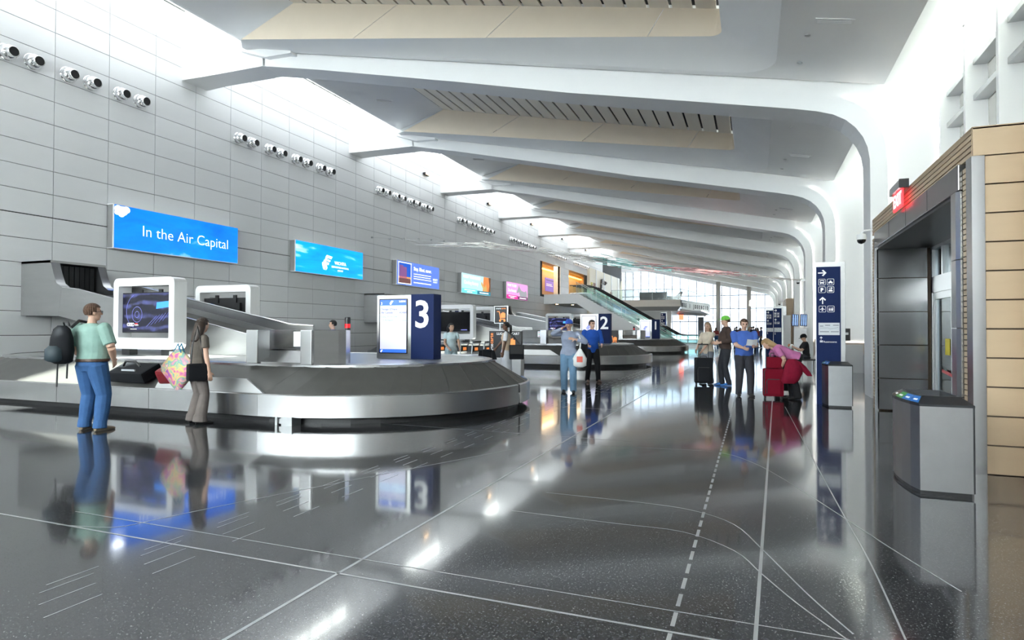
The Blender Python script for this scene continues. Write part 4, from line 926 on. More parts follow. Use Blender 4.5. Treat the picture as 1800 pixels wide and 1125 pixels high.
def escalator(y, label):
    e = thing('escalator', label, 'escalator', (-6.5, y, 0), 0, 'escalators beside the stair')
    x0, x1 = -8.0, 1.2
    z = lambda x: max(0.02, min(ZF, -(x - .2)*SL))
    xs = [-9.8, -8.3, -7.8, -4, 0, .6, 2.0]
    for yy in (0, 1.1):
        MB().loft([[(x, yy, max(0, z(x) - .55)) for x in xs], [(x, yy, z(x) + .22) for x in xs]], closed=False, smooth=False).build('skirt', ALU, e)
        MB().loft([[(x, yy + .02, z(x) + .2) for x in xs], [(x, yy + .02, z(x) + .95) for x in xs]], closed=False, smooth=False).build('glass_panel', RAILG, e)
        MB().tube([(x, yy + .02, z(x) + .97) for x in xs] + [(2.35, yy + .02, .8), (2.45, yy + .02, .55), (2.3, yy + .02, .3), (1.9, yy + .02, .25)], .045, 8).build('handrail', BLACK, e)
        MB().tube([(x, yy + .0, z(x) + .24) for x in xs], .03, 6).build('light_strip', CHROME, e)
    sm_ = MB().box(-.22, .22, .08, 1.04, -.06, 0).mesh('step'); sm_.materials.append(mat('dark_step', (.12, .12, .13), .5, metal=.5))
    for i in range(20): link('step', sm_, None, e, (-7.8 + .4*i, 0, z(-7.8 + .4*i) + .05))
escalator(56.4, 'glass sided escalator with black handrails just behind the white stair'); escalator(58.6, 'glass sided escalator with black handrails farther from the white stair')
# upper floor openings with wood wall and cove light
WOOD = mat('pale_wood_wall', (.55, .38, .20), .5, var=.08, vscale=2, stretch=(1, .3, 6)); COVE = mat('amber_cove_light', (1, .6, .2), .4, emit=(1.0, .48, .10), es=2.2)
RX = -19.6
rm = MB().box(RX - .2, RX, 52.5, 72.5, ZF, 8.4).box(RX, WX - .25, 52.4, 52.6, ZF, 8.4).box(RX, WX - .25, 72.3, 72.5, ZF, 8.4).box(RX - .2, WX - .25, 52.5, 72.5, ZF - .2, ZF).box(RX - .2, WX - .25, 52.5, 72.5, 8.3, 8.5).build('wall_upper_room', WOOD); struct(rm)
box('cove_light', COVE, rm, RX + .02, RX + .25, 52.7, 72.2, 7.42, 7.5); box('bulkhead', mat('brown_bulkhead', (.13, .09, .065), .5), rm, RX + .3, WX - .25, 52.6, 72.4, 7.75, 8.3)
box('pier', PANEL, rm, -18.6, WX - .05, 58.6, 60.0, ZF, 7.75); box('pier', WHITE, rm, -18.6, WX - .05, 60.0, 61.2, ZF, 7.75)
ul = bpy.data.lights.new('upper_room_fill', 'AREA'); ul.shape = 'RECTANGLE'; ul.size = 1.0; ul.size_y = 18; ul.energy = 90; ul.color = (1, .78, .5); uo = bpy.data.objects.new('upper_room_fill', ul); uo.location = (-18.7, 62.5, 7.72); COL.objects.link(uo)  # unseen fill light added to brighten the upper room
ya, yb = at_x(958, 500, RX).y, at_x(988, 500, RX).y
c = thing('wall_poster', 'purple and dark poster on the wood wall of the upper floor', 'poster', (RX, ya, 5.35)); Lp = yb - ya
box('board', mat('purple_print', (.16, .10, .42), .4, emit=(.16, .10, .42), es=.4), c, 0, .04, 0, Lp, 0, 1.35); box('photo', mat('dark_poster_photo', (.06, .05, .05), .4), c, .04, .05, Lp*.6, Lp - .05, .05, 1.3); box('photo_accent', mat('poster_accent', (.5, .08, .05), .4), c, .05, .055, Lp*.7, Lp*.77, .15, .5)
for z, l in ((1.1, .45), (.7, .3), (.55, .35)): box('printed_line', LETTER if z < 1.0 else BLACK, c, .04, .045, .3, .3 + Lp*l, z, z + .07)
# museum display wall past the openings
ms = MB().box(WX - .06, WX + .3, 69.2, 86, 0, 8.6).build('wall_museum', mat('cream_museum_wall', (.80, .74, .62), .5)); struct(ms)
for i in range(4): box('fin_post', PANEL, ms, WX + .3, WX + .36, 72 + 4.2*i, 72.25 + 4.2*i, ZF, 8.6)
DK = mat('dark_bronze', (.05, .035, .02), .4); YL = mat('model_yellow', (.62, .52, .08), .5); TE = mat('model_teal', (.12, .42, .48), .5)
def exhibit(name, label, y, z, w, h, m, kind):
    c = thing(name, label, 'exhibit', (WX + (.45 if kind == 'plane' else .31), y, z))
    if kind == 'plane':
        MB().tube([(.05, -w/2, -.1*h), (.08, 0, 0), (.05, w/2, .12*h)], [.05, .14, .05], 8).build('fuselage', m, c); MB().prism([(-.25*w, -h*.5), (.1*w, -h*.4), (.25*w, h*.5), (-.1*w, h*.4)], 'x', -.14, .06).build('wing', m, c); MB().prism([(.38*w, -.1*h), (.5*w, -.1*h), (.5*w, .35*h)], 'x', .04, .1).build('tail', m, c)
    else:
        box('panel', m, c, 0, .06, -w/2, w/2, -h/2, h/2); box('inset', DK if m is not DK else YL, c, .06, .08, -w*.3, w*.1, -h*.3, h*.2)
exhibit('model_airplane', 'dark tilted model airplane on the cream museum wall', 74.6, 7.1, 1.8, 1.3, DK, 'plane'); exhibit('model_airplane', 'small dark model plane below the ceiling of the museum wall', 76.5, 7.3, .5, .5, DK, 'plane')
for i, (y, z, w_, h_, m, lb) in enumerate(((70.0, 6.6, .7, .7, YL, 'small yellow framed picture at the start of the museum wall'), (71.3, 6.3, .8, 1.3, mat('sepia_print', (.25, .12, .07), .5), 'sepia portrait panel on the museum wall'), (73.2, 5.7, 1.6, .4, TE, 'teal caption panel under the tilted model airplane'), (75.2, 5.55, 2.0, .25, YL, 'yellow caption strip under the tilted model airplane'), (78.2, 5.5, 1.3, 1.4, mat('green_photo', (.20, .22, .03), .5), 'green and yellow photo panel low on the museum wall'), (80.4, 5.8, 1.0, 1.2, mat('brown_photo', (.3, .18, .1), .5), 'brown photo panel beside the green one'))):
    exhibit('wall_panel_exhibit', lb, y, z, w_, h_, m, 'panel')
c = thing('propeller_blade', 'tall pale yellow propeller blade at the end of the museum wall', 'exhibit', (WX + .8, 84.5, ZF)); MB().loft([[(.02 + a*.5*math.cos(t), b_*math.cos(t)*.3, z + .02*math.sin(t)) for t in [2*PI*k/10 for k in range(10)]] for a, b_, z in ((.1, .5, 0), (.1, 1.6, .8), (.1, 1.7, 2.0), (.1, .6, 3.2), (.05, .1, 3.5))], cap=True).build('blade', mat('pale_yellow', (.66, .60, .36), .4), c); box('stand', WHITE, c, -.2, .2, -.4, .4, 0, .1)
# mezzanine deck and curved balcony
dk = MB().prism([(-14.6, 67.0), (-7.2, 67.0), (-6.9, 70), (-6.3, 74), (-5.2, 79), (-5.0, YEND - 1), (-17.6, YEND - 1), (-17.6, 67.0)], 'z', ZF - .06, ZF).build('floor_mezzanine', WHITE); struct(dk)
CRF = mat('warm_white_fascia', (.78, .75, .70), .5); GRF = mat('grey_fascia', (.46, .46, .46), .5)
box('fascia', CRF, dk, -14.6, -7.25, 66.9, 67.0, ZF - .72, ZF); MB().add([(-14.6, 66.9, ZF - .72), (-7.25, 66.9, ZF - .72), (-7.6, 67.5, ZF - 1.15), (-14.6, 67.5, ZF - 1.15)], [(0, 1, 2, 3)]).build('fascia_return', GRF, dk)
box('soffit', WHITE, dk, -14.6, -5.2, 67.5, YEND - 1, ZF - 1.2, ZF - 1.15)
cv = [(-7.25, 67.0), (-7.0, 69.5), (-6.5, 73), (-5.9, 76.5), (-5.2, 79.5)]
cvr = MB(); cvr.loft([[(x + .05, y, ZF - 1.0) for x, y in cv], [(x + .12, y, ZF - .1) for x, y in cv]], closed=False); cvr.build('curved_fascia', WHITE, dk)
MB().loft([[(x + .05, y, ZF - 1.0) for x, y in cv], [(x - .5, y + .4, ZF - 1.5) for x, y in cv]], closed=False).build('curved_soffit', CRF, dk)
try_txt = 'WALL OF HONOR'
MB().loft([[(x + .02, y, ZF) for x, y in cv], [(x + .02, y, ZF + 1.1) for x, y in cv]], closed=False).build('glass_panel', RAILG, dk)
MB().tube([(x + .02, y, ZF + 1.12) for x, y in cv], .03, 6).build('handrail', ALU, dk)
MB().add([(-14.6, 67.0, ZF), (-7.25, 67.0, ZF), (-7.25, 67.0, ZF + 1.1), (-14.6, 67.0, ZF + 1.1)], [(0, 1, 2, 3)]).build('glass_panel', RAILG, dk); MB().tube([(-14.6, 67, ZF + 1.12), (-7.25, 67, ZF + 1.12)], .03, 6).build('handrail', ALU, dk)
for i in range(6): MB().tube([(-14.6 + 1.47*i, 67, ZF), (-14.6 + 1.47*i, 67, ZF + 1.12)], .025, 6).build('post', ALU, dk)
# letters stand on the curved fascia: run of dark strokes, the words too blurred to read
LT = mat('dark_letter', (.06, .06, .07), .5)
for k, ch_ in enumerate('MILE I JOURNCID'):
    if ch_ == ' ': continue
    t_ = (k + .5) / 16; i = min(3, int(t_*4)); f_ = t_*4 - i; x = cv[i][0] + (cv[i+1][0] - cv[i][0])*f_; y = cv[i][1] + (cv[i+1][1] - cv[i][1])*f_
    d = Vector((cv[i+1][0] - cv[i][0], cv[i+1][1] - cv[i][1], 0)); text(ch_, .62, (x + .14, y, ZF - .75), (PI/2, 0, math.atan2(d.y, d.x)), LT, dk, 'CENTER', .01, .02)
wm = MB().box(-17.6, -8.4, 68.5, 68.7, 0, ZF - 1.2).build('wall_under_mezzanine', WHITE); struct(wm)
c = thing('doorway_sign', 'red glowing sign over the doorway under the balcony', 'sign', (-7.6, 68.6, 2.55)); box('housing', BLACK, c, 0, .5, -.05, .05, .55, .65); box('glow_panel', mat('red_sign_glow', (.8, .03, .02), .3, emit=(1, .10, .04), es=2.0), c, .02, .48, -.04, .04, 0, .55)
c = thing('gate_display', 'dark tall display stand below the curved balcony', 'display', (-5.9, 72, 0)); box('board', mat('dark_slate', (.03, .035, .05), .4), c, 0, .6, 0, .15, 0, 2.9); box('panel', mat('grey_print', (.25, .26, .30), .4), c, .08, .52, -.02, 0, .9, 1.4)
c = thing('lounge_sofa', 'long black lounge sofa on the upper deck behind glass', 'sofa', (-11.9, 69.0, ZF)); box('seat', BLACK, c, 0, 3.0, 0, .9, 0, .45, .05); box('backrest', BLACK, c, 0, 3.0, -.1, .15, .3, .95, .05); MB().prism([(3.05, .0), (4.2, .0), (4.6, .95), (4.45, .98), (3.9, .5), (3.05, .42)], 'y', 0, .8).build('chaise', BLACK, c)
# lower guard rails at the stair foot
gr = thing('guard_rail', 'brushed metal guard rail at the foot of the escalators', 'railing', (-6.2, 54.2, 0))
for i in range(6): MB().tube([(.9*i, 0, 0), (.9*i, 0, 1.05)], .03, 6).build('post', ALU, gr)
for z in (.2, .62, 1.05): MB().tube([(0, 0, z), (4.5, 0, z), (5.3, 3.0, z)], .028, 6).build('rail', ALU, gr)
MB().add([(0, 0, .2), (4.5, 0, .2), (4.5, 0, 1.0), (0, 0, 1.0)], [(0, 1, 2, 3)]).build('glass_panel', RAILG, gr)

# hanging strand sculpture across the hall
art = thing('strand_sculpture', 'thin shimmering strand sculpture stretched across the hall under the ceiling', 'sculpture', (WX + .1, 30.5, 6.2))
org = Vector((WX + .1, 30.5, 6.2))
path = [Vector((-17.8, 30.3, 6.2)), Vector((-14.0, 31.2, 6.12)), Vector((-11.0, 32.0, 5.75)), Vector((-8.6, 32.5, 5.35)), Vector((-6.5, 33.0, 4.98)), Vector((-3.5, 33.3, 4.62)), Vector((-1.0, 33.45, 4.35)), Vector((.8, 33.55, 4.08)), Vector((2.33, 33.7, 3.92))]
def pt(t):
    s = t * (len(path) - 1); i = min(int(s), len(path) - 2); return path[i].lerp(path[i+1], s - i)
ST1 = mat('pearl_strand', (.66, .63, .60), .25, metal=.3); ST2 = mat('rose_strand', (.62, .30, .30), .25, metal=.3); ST3 = mat('teal_strand', (.30, .58, .56), .25, metal=.3)
rng = random.Random(3)
for nm, m, t0, t1, cnt in (('pearl_strand', ST1, 0.02, .42, 130), ('teal_strand', ST3, .40, .58, 70), ('rose_strand', ST2, .52, .80, 90), ('pearl_strand', ST1, .74, .97, 90)):
    q = MB()
    for i in range(cnt):
        t = t0 + (t1 - t0)*rng.random(); a = pt(t) - org; sp_ = .28*math.sin(PI*min(max((t + .12), 0), 1))
        b = pt(min(1, t + .035)) - org; off = Vector((0, rng.gauss(0, sp_*1.6), rng.gauss(0, sp_*.38))); q.obox(a + off, b + off*.9 + Vector((0, 0, rng.gauss(0, .03))), .08, .022)
    tag(q.build(nm, m, art), kind='stuff')
for dz in (0, .12): MB().tube([p - org + Vector((0, 0, dz*math.sin(PI*i/8))) for i, p in enumerate(path)], .012, 5).build('cable', ALU, art)
for (y, z) in ((26.2, 6.05), (27.8, 6.2), (29.2, 6.38), (30.8, 6.6), (32.3, 6.76), (33.9, 6.9), (35.5, 7.04), (37.0, 7.15), (38.6, 7.25), (40.1, 7.35)):
    MB().cbox(Vector((WX + .05, y, z)) - org, (.1, .07, .07)).build('wall_anchor', ALU, art); MB().tube([Vector((WX + .1, y, z)) - org, pt(.10 + (y - 26)*.012) - org], .004, 4).build('wire', ALU, art)
MB().cbox(Vector((2.2, 33.68, 3.93)) - org, (.3, .08, .1)).build('column_anchor', ALU, art)

# luggage carts, dispenser and signs between carousels
ORN = mat('orange_print', (.85, .38, .02), .45, emit=(.85, .38, .02), es=.15)
def cart(x, y, rz, label, group):
    c = thing('luggage_cart', label, 'luggage cart', (x, y, 0), rz, group)
    MB().tube([(-.28, .0, .28), (-.28, -.05, .98), (-.24, -.08, 1.03), (.24, -.08, 1.03), (.28, -.05, .98), (.28, .0, .28)], .022, 6).build('handle_frame', ALU, c)
    MB().tube([(-.27, -.09, 1.04), (.27, -.09, 1.04)], .035, 8).build('grip', BLACK, c)
    MB().tube([(-.28, 0, .28), (-.22, .85, .22), (.22, .85, .22), (.28, 0, .28)], .022, 6).build('base_frame', ALU, c)
    for i in range(4): MB().tube([(-.2 + .133*i, 0, .28), (-.2 + .133*i, .83, .22)], .01, 5).build('deck_bar', ALU, c)
    bk_ = MB().box(-.24, .24, -.06, .14, .72, .92).build('basket', BLACK, c); box('basket_label', ORN, bk_, -.12, .12, -.065, -.06, .76, .86)
    for sx, yy in ((-.26, .05), (.26, .05), (-.2, .8), (.2, .8)): MB().lathe([(.09, -.015), (.09, .015)], 12, axis='x', c=(sx, yy, .09)).build('wheel', BLACK, c)
    for sx in (-.26, .26): MB().tube([(sx, .05, .09), (sx, .0, .30)], .015, 5).build('wheel_fork', ALU, c)
    return c
for i in range(6): cart(-10.25 + .42*i, 18.45, -PI/2 - .0 + PI, 'grey luggage cart nested in the parked row below the black screen', 'luggage carts parked in a row')
cart(-8.75, 16.05, -.9, 'loose luggage cart pushed by the woman in the pale printed top', 'luggage carts in use')
rk = thing('cart_rail', 'low metal rail holding the parked luggage carts', 'rail', (-10.3, 18.05, 0))
for x in (0, 1.3, 2.5): MB().tube([(x, 0, 0), (x, 0, .62)], .03, 6).build('post', ALU, rk)
MB().tube([(0, 0, .62), (2.5, 0, .62)], .035, 8).build('rail', ALU, rk)
def cart_logo(parent, x, z, s, y):
    f = MB(); A = lambda pts: f.add([(x + a*s, y, z + b*s) for a, b in pts], [tuple(range(len(pts)))])
    A([(-.5, .5), (-.28, .5), (-.12, -.32), (.42, -.32), (.42, -.22), (-.04, -.22), (-.2, .58), (-.5, .58)]); A(rrect(.52, .5, .06, 3, .2, .12)); A([(.08, .38), (.32, .38), (.32, .48), (.26, .48), (.26, .43), (.14, .43), (.14, .48), (.08, .48)])
    for cx in (-.14, .36): A([(cx + .12*math.cos(2*PI*k/12), -.42 + .12*math.sin(2*PI*k/12)) for k in range(12)])
    f.build('cart_pictogram', ORN, parent)
c = thing('cart_dispenser', 'black luggage cart dispenser board with orange cart pictogram', 'dispenser', (-7.95, 18.2, 0))
box('pedestal', ALU, c, .0, 1.1, 0, .3, 0, .55, .02); bd = box('board', BLACK, c, 0, 1.1, .02, .16, .53, 1.40, .01)
cart_logo(bd, .68, .95, .48, .017); text('LUGGAGE CART', .1, (.26, .016, 1.28), FY, LETTER, bd, 'LEFT', .001, .002, fitw=.78)
text('smarte', .16, (.14, .016, .56), (PI/2, -PI/2, 0), LETTER, bd, 'LEFT', .001, .002, fitw=.42); text('carte', .16, (.14, .016, .99), (PI/2, -PI/2, 0), ORN, bd, 'LEFT', .001, .002, fitw=.34)
MB().tube([(.35, .1, 1.38), (.35, .1, 1.68)], .03, 6).build('mast', ALU, c)
c = thing('cart_sign', 'small framed black sign with orange cart above the dispenser', 'sign', (-7.75, 18.2, 1.66)); b = box('panel', BLACK, c, 0, .42, 0, .04, 0, .52); box('frame', ALU, c, -.02, .44, .005, .05, -.02, .54); cart_logo(b, .23, .2, .3, -.002); text('smarte', .06, (.04, -.002, .44), FY, LETTER, b, 'LEFT', .001, .001, fitw=.18); text('carte', .06, (.23, -.002, .44), FY, ORN, b, 'LEFT', .001, .001, fitw=.15)
c = thing('cart_ad_board', 'black and orange cart sign behind the number two post', 'sign', (at_y(1071, 600, 33.6).x, 33.6, 0)); box('mast', ALU, c, .15, .25, 0, .06, 0, .6); b = box('panel', BLACK, c, 0, .5, -.02, .04, .5, 1.4); cart_logo(b, .26, .9, .36, -.023)
for y, x, lab in ((12.4, -15.9, 'small navy notice stand behind the white frame of the number 3 carousel'), (27.6, -13.9, 'small navy notice stand on the number 2 carousel')):
    c = thing('notice_stand', lab, 'sign', (x, y, ZD)); box('post', ALU, c, .15, .2, 0, .05, 0, 1.1); b = box('panel', NAVY, c, 0, .36, -.03, .02, 1.1, 1.5); MB().add([(.08, -.032, 1.2), (.28, -.032, 1.2), (.25, -.032, 1.32), (.18, -.032, 1.4), (.11, -.032, 1.32)], [(0, 1, 2, 3, 4)]).build('pictogram', LETTER, b)
# ------------------------------------------------------------------ people
SKIN = mat('skin_light', (.62, .38, .28), .5); SKIND = mat('skin_dark', (.16, .075, .045), .5); SKINM = mat('skin_medium', (.50, .30, .21), .5)
LIPS = mat('lips', (.42, .14, .12), .5); EYE = mat('eye_dark', (.02, .015, .012), .2)
def cloth(name, col, rough=.8, var=.12): return mat(name, col, rough, spec=.2, var=var, vscale=9, bump=.25, bscale=40)
def ik(S, Hd, a, b, pole):
    d = Hd - S; L = min(d.length, (a + b) * .999); n = d.normalized(); t = (a*a - b*b + L*L) / (2*L); h = math.sqrt(max(a*a - t*t, 0))
    p = Vector(pole); p = (p - n * p.dot(n)).normalized(); return S + n*t + p*h, S + n*L
def person(label, loc, rz, height, top, legs_, skin, shoes, hair, female=False, belly=0.0, hem=.98, sleeve=.5, lean=0.0, neck=0.0, look=0.0, rh=None, lh=None, feet=None, flare=0.0, belt=None, skirt=None, hairstyle='short', cap=None, voxel=.012, vest=None, seated=None, curl_r=0.6, curl_l=0.6, group=None, heavy=1.0, glasses=False, pole_r=(.35, -.6, -.6), pole_l=(-.35, -.6, -.6), fingers=True, side=0.0):
    mats_ = [skin, top, legs_, shoes, LIPS, EYE, belt or legs_, skirt or legs_, vest or top]
    SK, TP, LG, SH, LP, EY, BT, SKT, VE = range(9)
    s = height / 1.75; mb = MB(); f = female
    PELV = Vector((0, 0, .95))
    if seated: PELV = Vector((0, 0, seated))
    dz0 = PELV.z - .95
    def up(p):                                           # upper body point: lean about the pelvis
        p = Vector(p); q = p - Vector((0, 0, .95)); q = Matrix.Rotation(-lean, 3, 'X') @ q; q = Matrix.Rotation(side, 3, 'Y') @ q; return q + PELV
    # torso rings
    w = heavy
    rings = [(.82, .13*w, .095*w, 0), (.90, (.185 if f else .170)*w, .118*w, -.01), (.98, (.175 if f else .165)*w, .112*w + belly*.5, belly*.35), (1.08, (.140 if f else .155)*w + belly*.25, .10*w + belly*.9, belly*.75), (1.18, (.145 if f else .165)*w + belly*.25, .108*w + belly*.75, belly*.6), (1.28, (.158 if f else .180)*w, (.125 if f else .118)*w + belly*.3, (.015 if f else .01) + belly*.25), (1.37, (.165 if f else .19)*w, .108*w, 0), (1.435, (.15 if f else .172)*w, .085*w, -.01), (1.475, .085, .07, -.012), (1.50, .058, .058, -.008)]
    def ring(z, a, b, yo, e=0.0):
        return [up(((a + e)*math.cos(t), yo + (b + e)*math.sin(t), z)) for t in [2*PI*k/20 for k in range(20)]]
    mb.loft([ring(*r) for r in rings if r[0] <= 1.19], LG if seated is None else LG, cap=True)
    hemr = None
    ups = [r for r in rings if r[0] >= hem - .001 and r[0] < 1.49]
    def itp(z):
        for a, b in zip(rings, rings[1:]):
            if a[0] <= z <= b[0]:
                t = (z - a[0])/(b[0] - a[0]); return tuple(a[i] + (b[i] - a[i])*t for i in range(4))
        return rings[0]
    ups = [itp(hem)] + [r for r in ups if r[0] > hem + .01]
    mb.loft([ring(*r, .012 if r[0] < 1.4 else .006) for r in ups], TP, cap=True)
    if vest: mb.loft([ring(*r, .022) for r in [itp(hem - .02)] + [q for q in ups if hem < q[0] < 1.44]], VE, cap=True)
    if belt: mb.loft([ring(*itp(z), .016) for z in (hem - .035, hem + .0)], BT, cap=True)
    # legs
    if seated is None:
        feet = feet or ((.10, .03), (-.10, -.03))
        for i, sx in enumerate((1, -1)):
            hp = PELV + Vector((sx*.09, 0, -.04)); an = Vector((feet[i][0], feet[i][1], .085 + (feet[i][2] if len(feet[i]) > 2 else 0)))
            kn, an2 = ik(hp, an, .43, .41, (sx*.12, 1, 0))
            e = .012*w
            mb.tube([hp, hp.lerp(kn, .5), kn, kn.lerp(an, .45), an + Vector((0, 0, .02))], [.098*w + e, .084*w + e, .066*w + e, .060*w + e + flare*.5, .052 + e + flare], 12, LG)
            if flare or True: mb.tube([an + Vector((0, 0, .06)), an + Vector((0, -.008, -.045))], [.055 + e + flare, .058 + e + flare*1.15], 12, LG)
            toe = feet[i][3] if len(feet[i]) > 3 else sx*-.12
            R_ = Matrix.Rotation(toe, 3, 'Z'); c0 = Vector((an.x, an.y, an.z - .085))
            sec = [(-.075, .030, .05), (-.03, .040, .085), (.05, .043, .08), (.12, .046, .055), (.17, .040, .042), (.20, .022, .03)]
            mb.loft([[c0 + R_ @ Vector((a_*math.cos(t), yy, max(.0, h_*.5 + h_*.5*math.sin(t)*1.0))) for t in [2*PI*k/10 for k in range(10)]] for yy, a_, h_ in sec], SH, cap=True)
        if skirt:
            mb.loft([[Vector((a_*math.cos(t), b_*math.sin(t), z)) for t in [2*PI*k/20 for k in range(20)]] for z, a_, b_ in ((1.0, .16, .12), (.85, .20, .16), (.5, .21, .17), (.12, .24, .19))], SKT, cap=True)
    else:
        for sx in (1, -1):
            hp = PELV + Vector((sx*.09, 0, -.02)); kn = hp + Vector((sx*.06, .43, .04)); an = kn + Vector((0, .05, -.42 - (kn.z - .5))); an.z = .085
            mb.tube([hp, hp.lerp(kn, .5), kn], [.10, .088, .072], 12, LG); mb.tube([kn, kn.lerp(an, .5), an], [.072, .066, .055], 12, LG); mb.ell(tuple(an + Vector((0, .06, -.04))), (.045, .13, .045), SH)
    # arms
    hands = {}
    for sx, tgt, pole in ((1, rh, pole_r), (-1, lh, pole_l)):
        S = up((sx*(.175 if f else .20)*min(w, 1.12), -.01, 1.415)); tg = Vector(tgt) if tgt else up((sx*(.27 + belly*.4 + (w - 1)*.25), .05, .86))
        el, hd = ik(S, tg, .295, .265, (pole[0]*(1 if True else sx), pole[1], pole[2]))
        ra = .050 if f else .056; ra *= (1 + (w - 1)*.6)
        mb.tube([S, S.lerp(el, .5), el], [ra, ra*.92, ra*.80], 10, SK); mb.tube([el, el.lerp(hd, .4), hd], [ra*.82, ra*.76, .028], 10, SK)
        mb.ell(tuple(S), (ra*1.25, ra*1.25, ra*1.2), TP)
        if sleeve > 0:
            k = min(sleeve, 1); E_ = S.lerp(el, k); mb.tube([S, S.lerp(E_, .5), E_], [ra + .020, ra + .017, ra + .016], 10, TP)
            if sleeve > 1: mb.tube([el, el.lerp(hd, (sleeve - 1)*.93)], [ra*.82 + .018, .028 + .014 + (2 - sleeve)*.012], 10, TP); mb.ell(tuple(el), (ra*.82 + .017,)*3, TP)
        d = (hd - el).normalized(); side_ = d.cross(Vector((0, 1, 0) if abs(d.y) < .8 else (0, 0, 1)))
        if side_.length < .1: side_ = Vector((1, 0, 0))
        pn = Vector((-sx, 0, 0)); pn = (pn - d*pn.dot(d))
        if pn.length < .2: pn = Vector((0, 0, -1)) - d*Vector((0, 0, -1)).dot(d)
        pn.normalize(); ac = d.cross(pn).normalized()
        if ac.dot(Vector((0, 1, 0))) < 0: ac = -ac                     # towards the thumb side
        P = hd + d*.045
        rr = []
        for tt, a_, b_ in ((-.055, .024, .020), (-.02, .036, .018), (.02, .042, .016), (.05, .040, .014)):
            rr.append([P + d*tt + ac*a_*math.cos(t) + pn*b_*math.sin(t) for t in [2*PI*k/10 for k in range(10)]])
        mb.loft(rr, SK, cap=True); hands[sx] = (P, d, pn, ac)
        cu = curl_r if sx > 0 else curl_l
        if fingers:
            for i, (off, ln) in enumerate(((.033, .072), (.011, .080), (-.011, .075), (-.033, .060))):
                b0 = P + d*.045 + ac*off; dirs = [d]
                p1 = b0 + (d*math.cos(cu*.5) + pn*math.sin(cu*.5))*ln*.5; p2 = p1 + (d*math.cos(cu*1.2) + pn*math.sin(cu*1.2))*ln*.32; p3 = p2 + (d*math.cos(cu*1.8) + pn*math.sin(cu*1.8))*ln*.25
                mb.tube([b0 - d*.02, b0, p1, p2, p3], [.009, .010, .0088, .008, .0066], 7, SK)
            t0 = P + d*-.02 + ac*.034; t1 = t0 + (ac*.7 + d*.7 + pn*.25).normalized()*.045; t2 = t1 + (ac*.25 + d*.9 + pn*.35).normalized()*.035
            mb.tube([t0 - ac*.012, t0, t1, t2], [.012, .013, .011, .008], 7, SK)
    # neck and head
    nb = up((0, -.005, 1.46)); Rh = Matrix.Rotation(look, 3, 'Z') @ Matrix.Rotation(-(lean*.55 + neck), 3, 'X')
    Rl = Matrix.Rotation(side, 3, 'Y') @ Matrix.Rotation(-lean*.8, 3, 'X')
    hc = nb + Rl @ Vector((0, .018, .165))
    mb.tube([nb - Vector((0, 0, .03)), nb.lerp(hc, .45), hc - Vector((0, 0, .03))], [.062 if not f else .052, .054 if not f else .046, .05], 10, SK)
    hp_ = lambda x, y, z: hc + Rh @ Vector((x, y, z))
    def hell(c, r, mi, n=14, m=10):
        rg = []
        for k in range(m + 1):
            t = -PI/2 + PI*k/m; q = max(math.cos(t), 1e-3); rg.append([hp_(c[0] + r[0]*q*math.cos(2*PI*i/n), c[1] + r[1]*q*math.sin(2*PI*i/n), c[2] + r[2]*math.sin(t)) for i in range(n)])
        mb.loft(rg, mi, cap=True)
    hell((0, -.005, .025), (.076, .095, .092), SK); hell((0, .022, -.045), (.060, .068, .072), SK); hell((0, .055, -.085), (.030, .028, .024), SK); hell((0, .078, .0), (.045, .012, .035), SK)
    mb.tube([hp_(0, .088, .018), hp_(0, .108, -.018), hp_(0, .100, -.030)], [.009, .014, .010], 8, SK)
    for sx in (1, -1):
        hell((sx*.077, -.005, -.008), (.010, .022, .032), SK, 8, 6); hell((sx*.032, .084, .012), (.014, .007, .007), EY, 8, 6); hell((sx*.033, .086, .032), (.020, .007, .004), EY if not f else SK, 8, 4)
    hell((0, .088, -.055), (.024, .007, .006), LP, 10, 6)
    # one continuous surface
    verts = [Vector(v) * s for v in mb.v]; src = bpy.data.meshes.new('person_src'); src.from_pydata([tuple(v) for v in verts], [], mb.f); src.polygons.foreach_set('material_index', mb.m); src.update()
    bvh = BVHTree.FromPolygons(verts, mb.f)
    t_ = bpy.data.objects.new('t', src); COL.objects.link(t_)
    md = t_.modifiers.new('r', 'REMESH'); md.mode = 'VOXEL'; md.voxel_size = voxel; sm = t_.modifiers.new('s', 'SMOOTH'); sm.factor = .5; sm.iterations = 2
    dg = bpy.context.evaluated_depsgraph_get(); me = bpy.data.meshes.new_from_object(t_.evaluated_get(dg)); bpy.data.objects.remove(t_)
    me.name = 'person'; me.materials.clear(); mi = []; src_m = mb.m
    for p in me.polygons:
        h_ = bvh.find_nearest(p.center); mi.append(src_m[h_[2]] if h_[2] is not None else 0)
    for m in mats_: me.materials.append(m)
    me.polygons.foreach_set('material_index', mi); me.polygons.foreach_set('use_smooth', [True]*len(mi)); me.update()
    o = bpy.data.objects.new('person', me); COL.objects.link(o); o.location = loc; o.rotation_euler = (0, 0, rz); tag(o, label, 'person', group)
    # hair or cap as children
    def cap_mesh(c, r, keep, n=24, m=14):
        q = MB(); V = []; 
        for k in range(m + 1):
            t = -PI/2 + PI*k/m; V.append([(math.cos(t)*math.cos(2*PI*i/n), math.cos(t)*math.sin(2*PI*i/n), math.sin(t)) for i in range(n)])
        for k in range(m):
            for i in range(n):
                quad = [V[k][i], V[k][(i+1) % n], V[k+1][(i+1) % n], V[k+1][i]]; cc = [sum(a[j] for a in quad)/4 for j in range(3)]
                if keep(*cc): q.add([hp_(c[0] + a[0]*r[0], c[1] + a[1]*r[1], c[2] + a[2]*r[2]) * s for a in quad], [(0, 1, 2, 3)], 0, True)
        return q
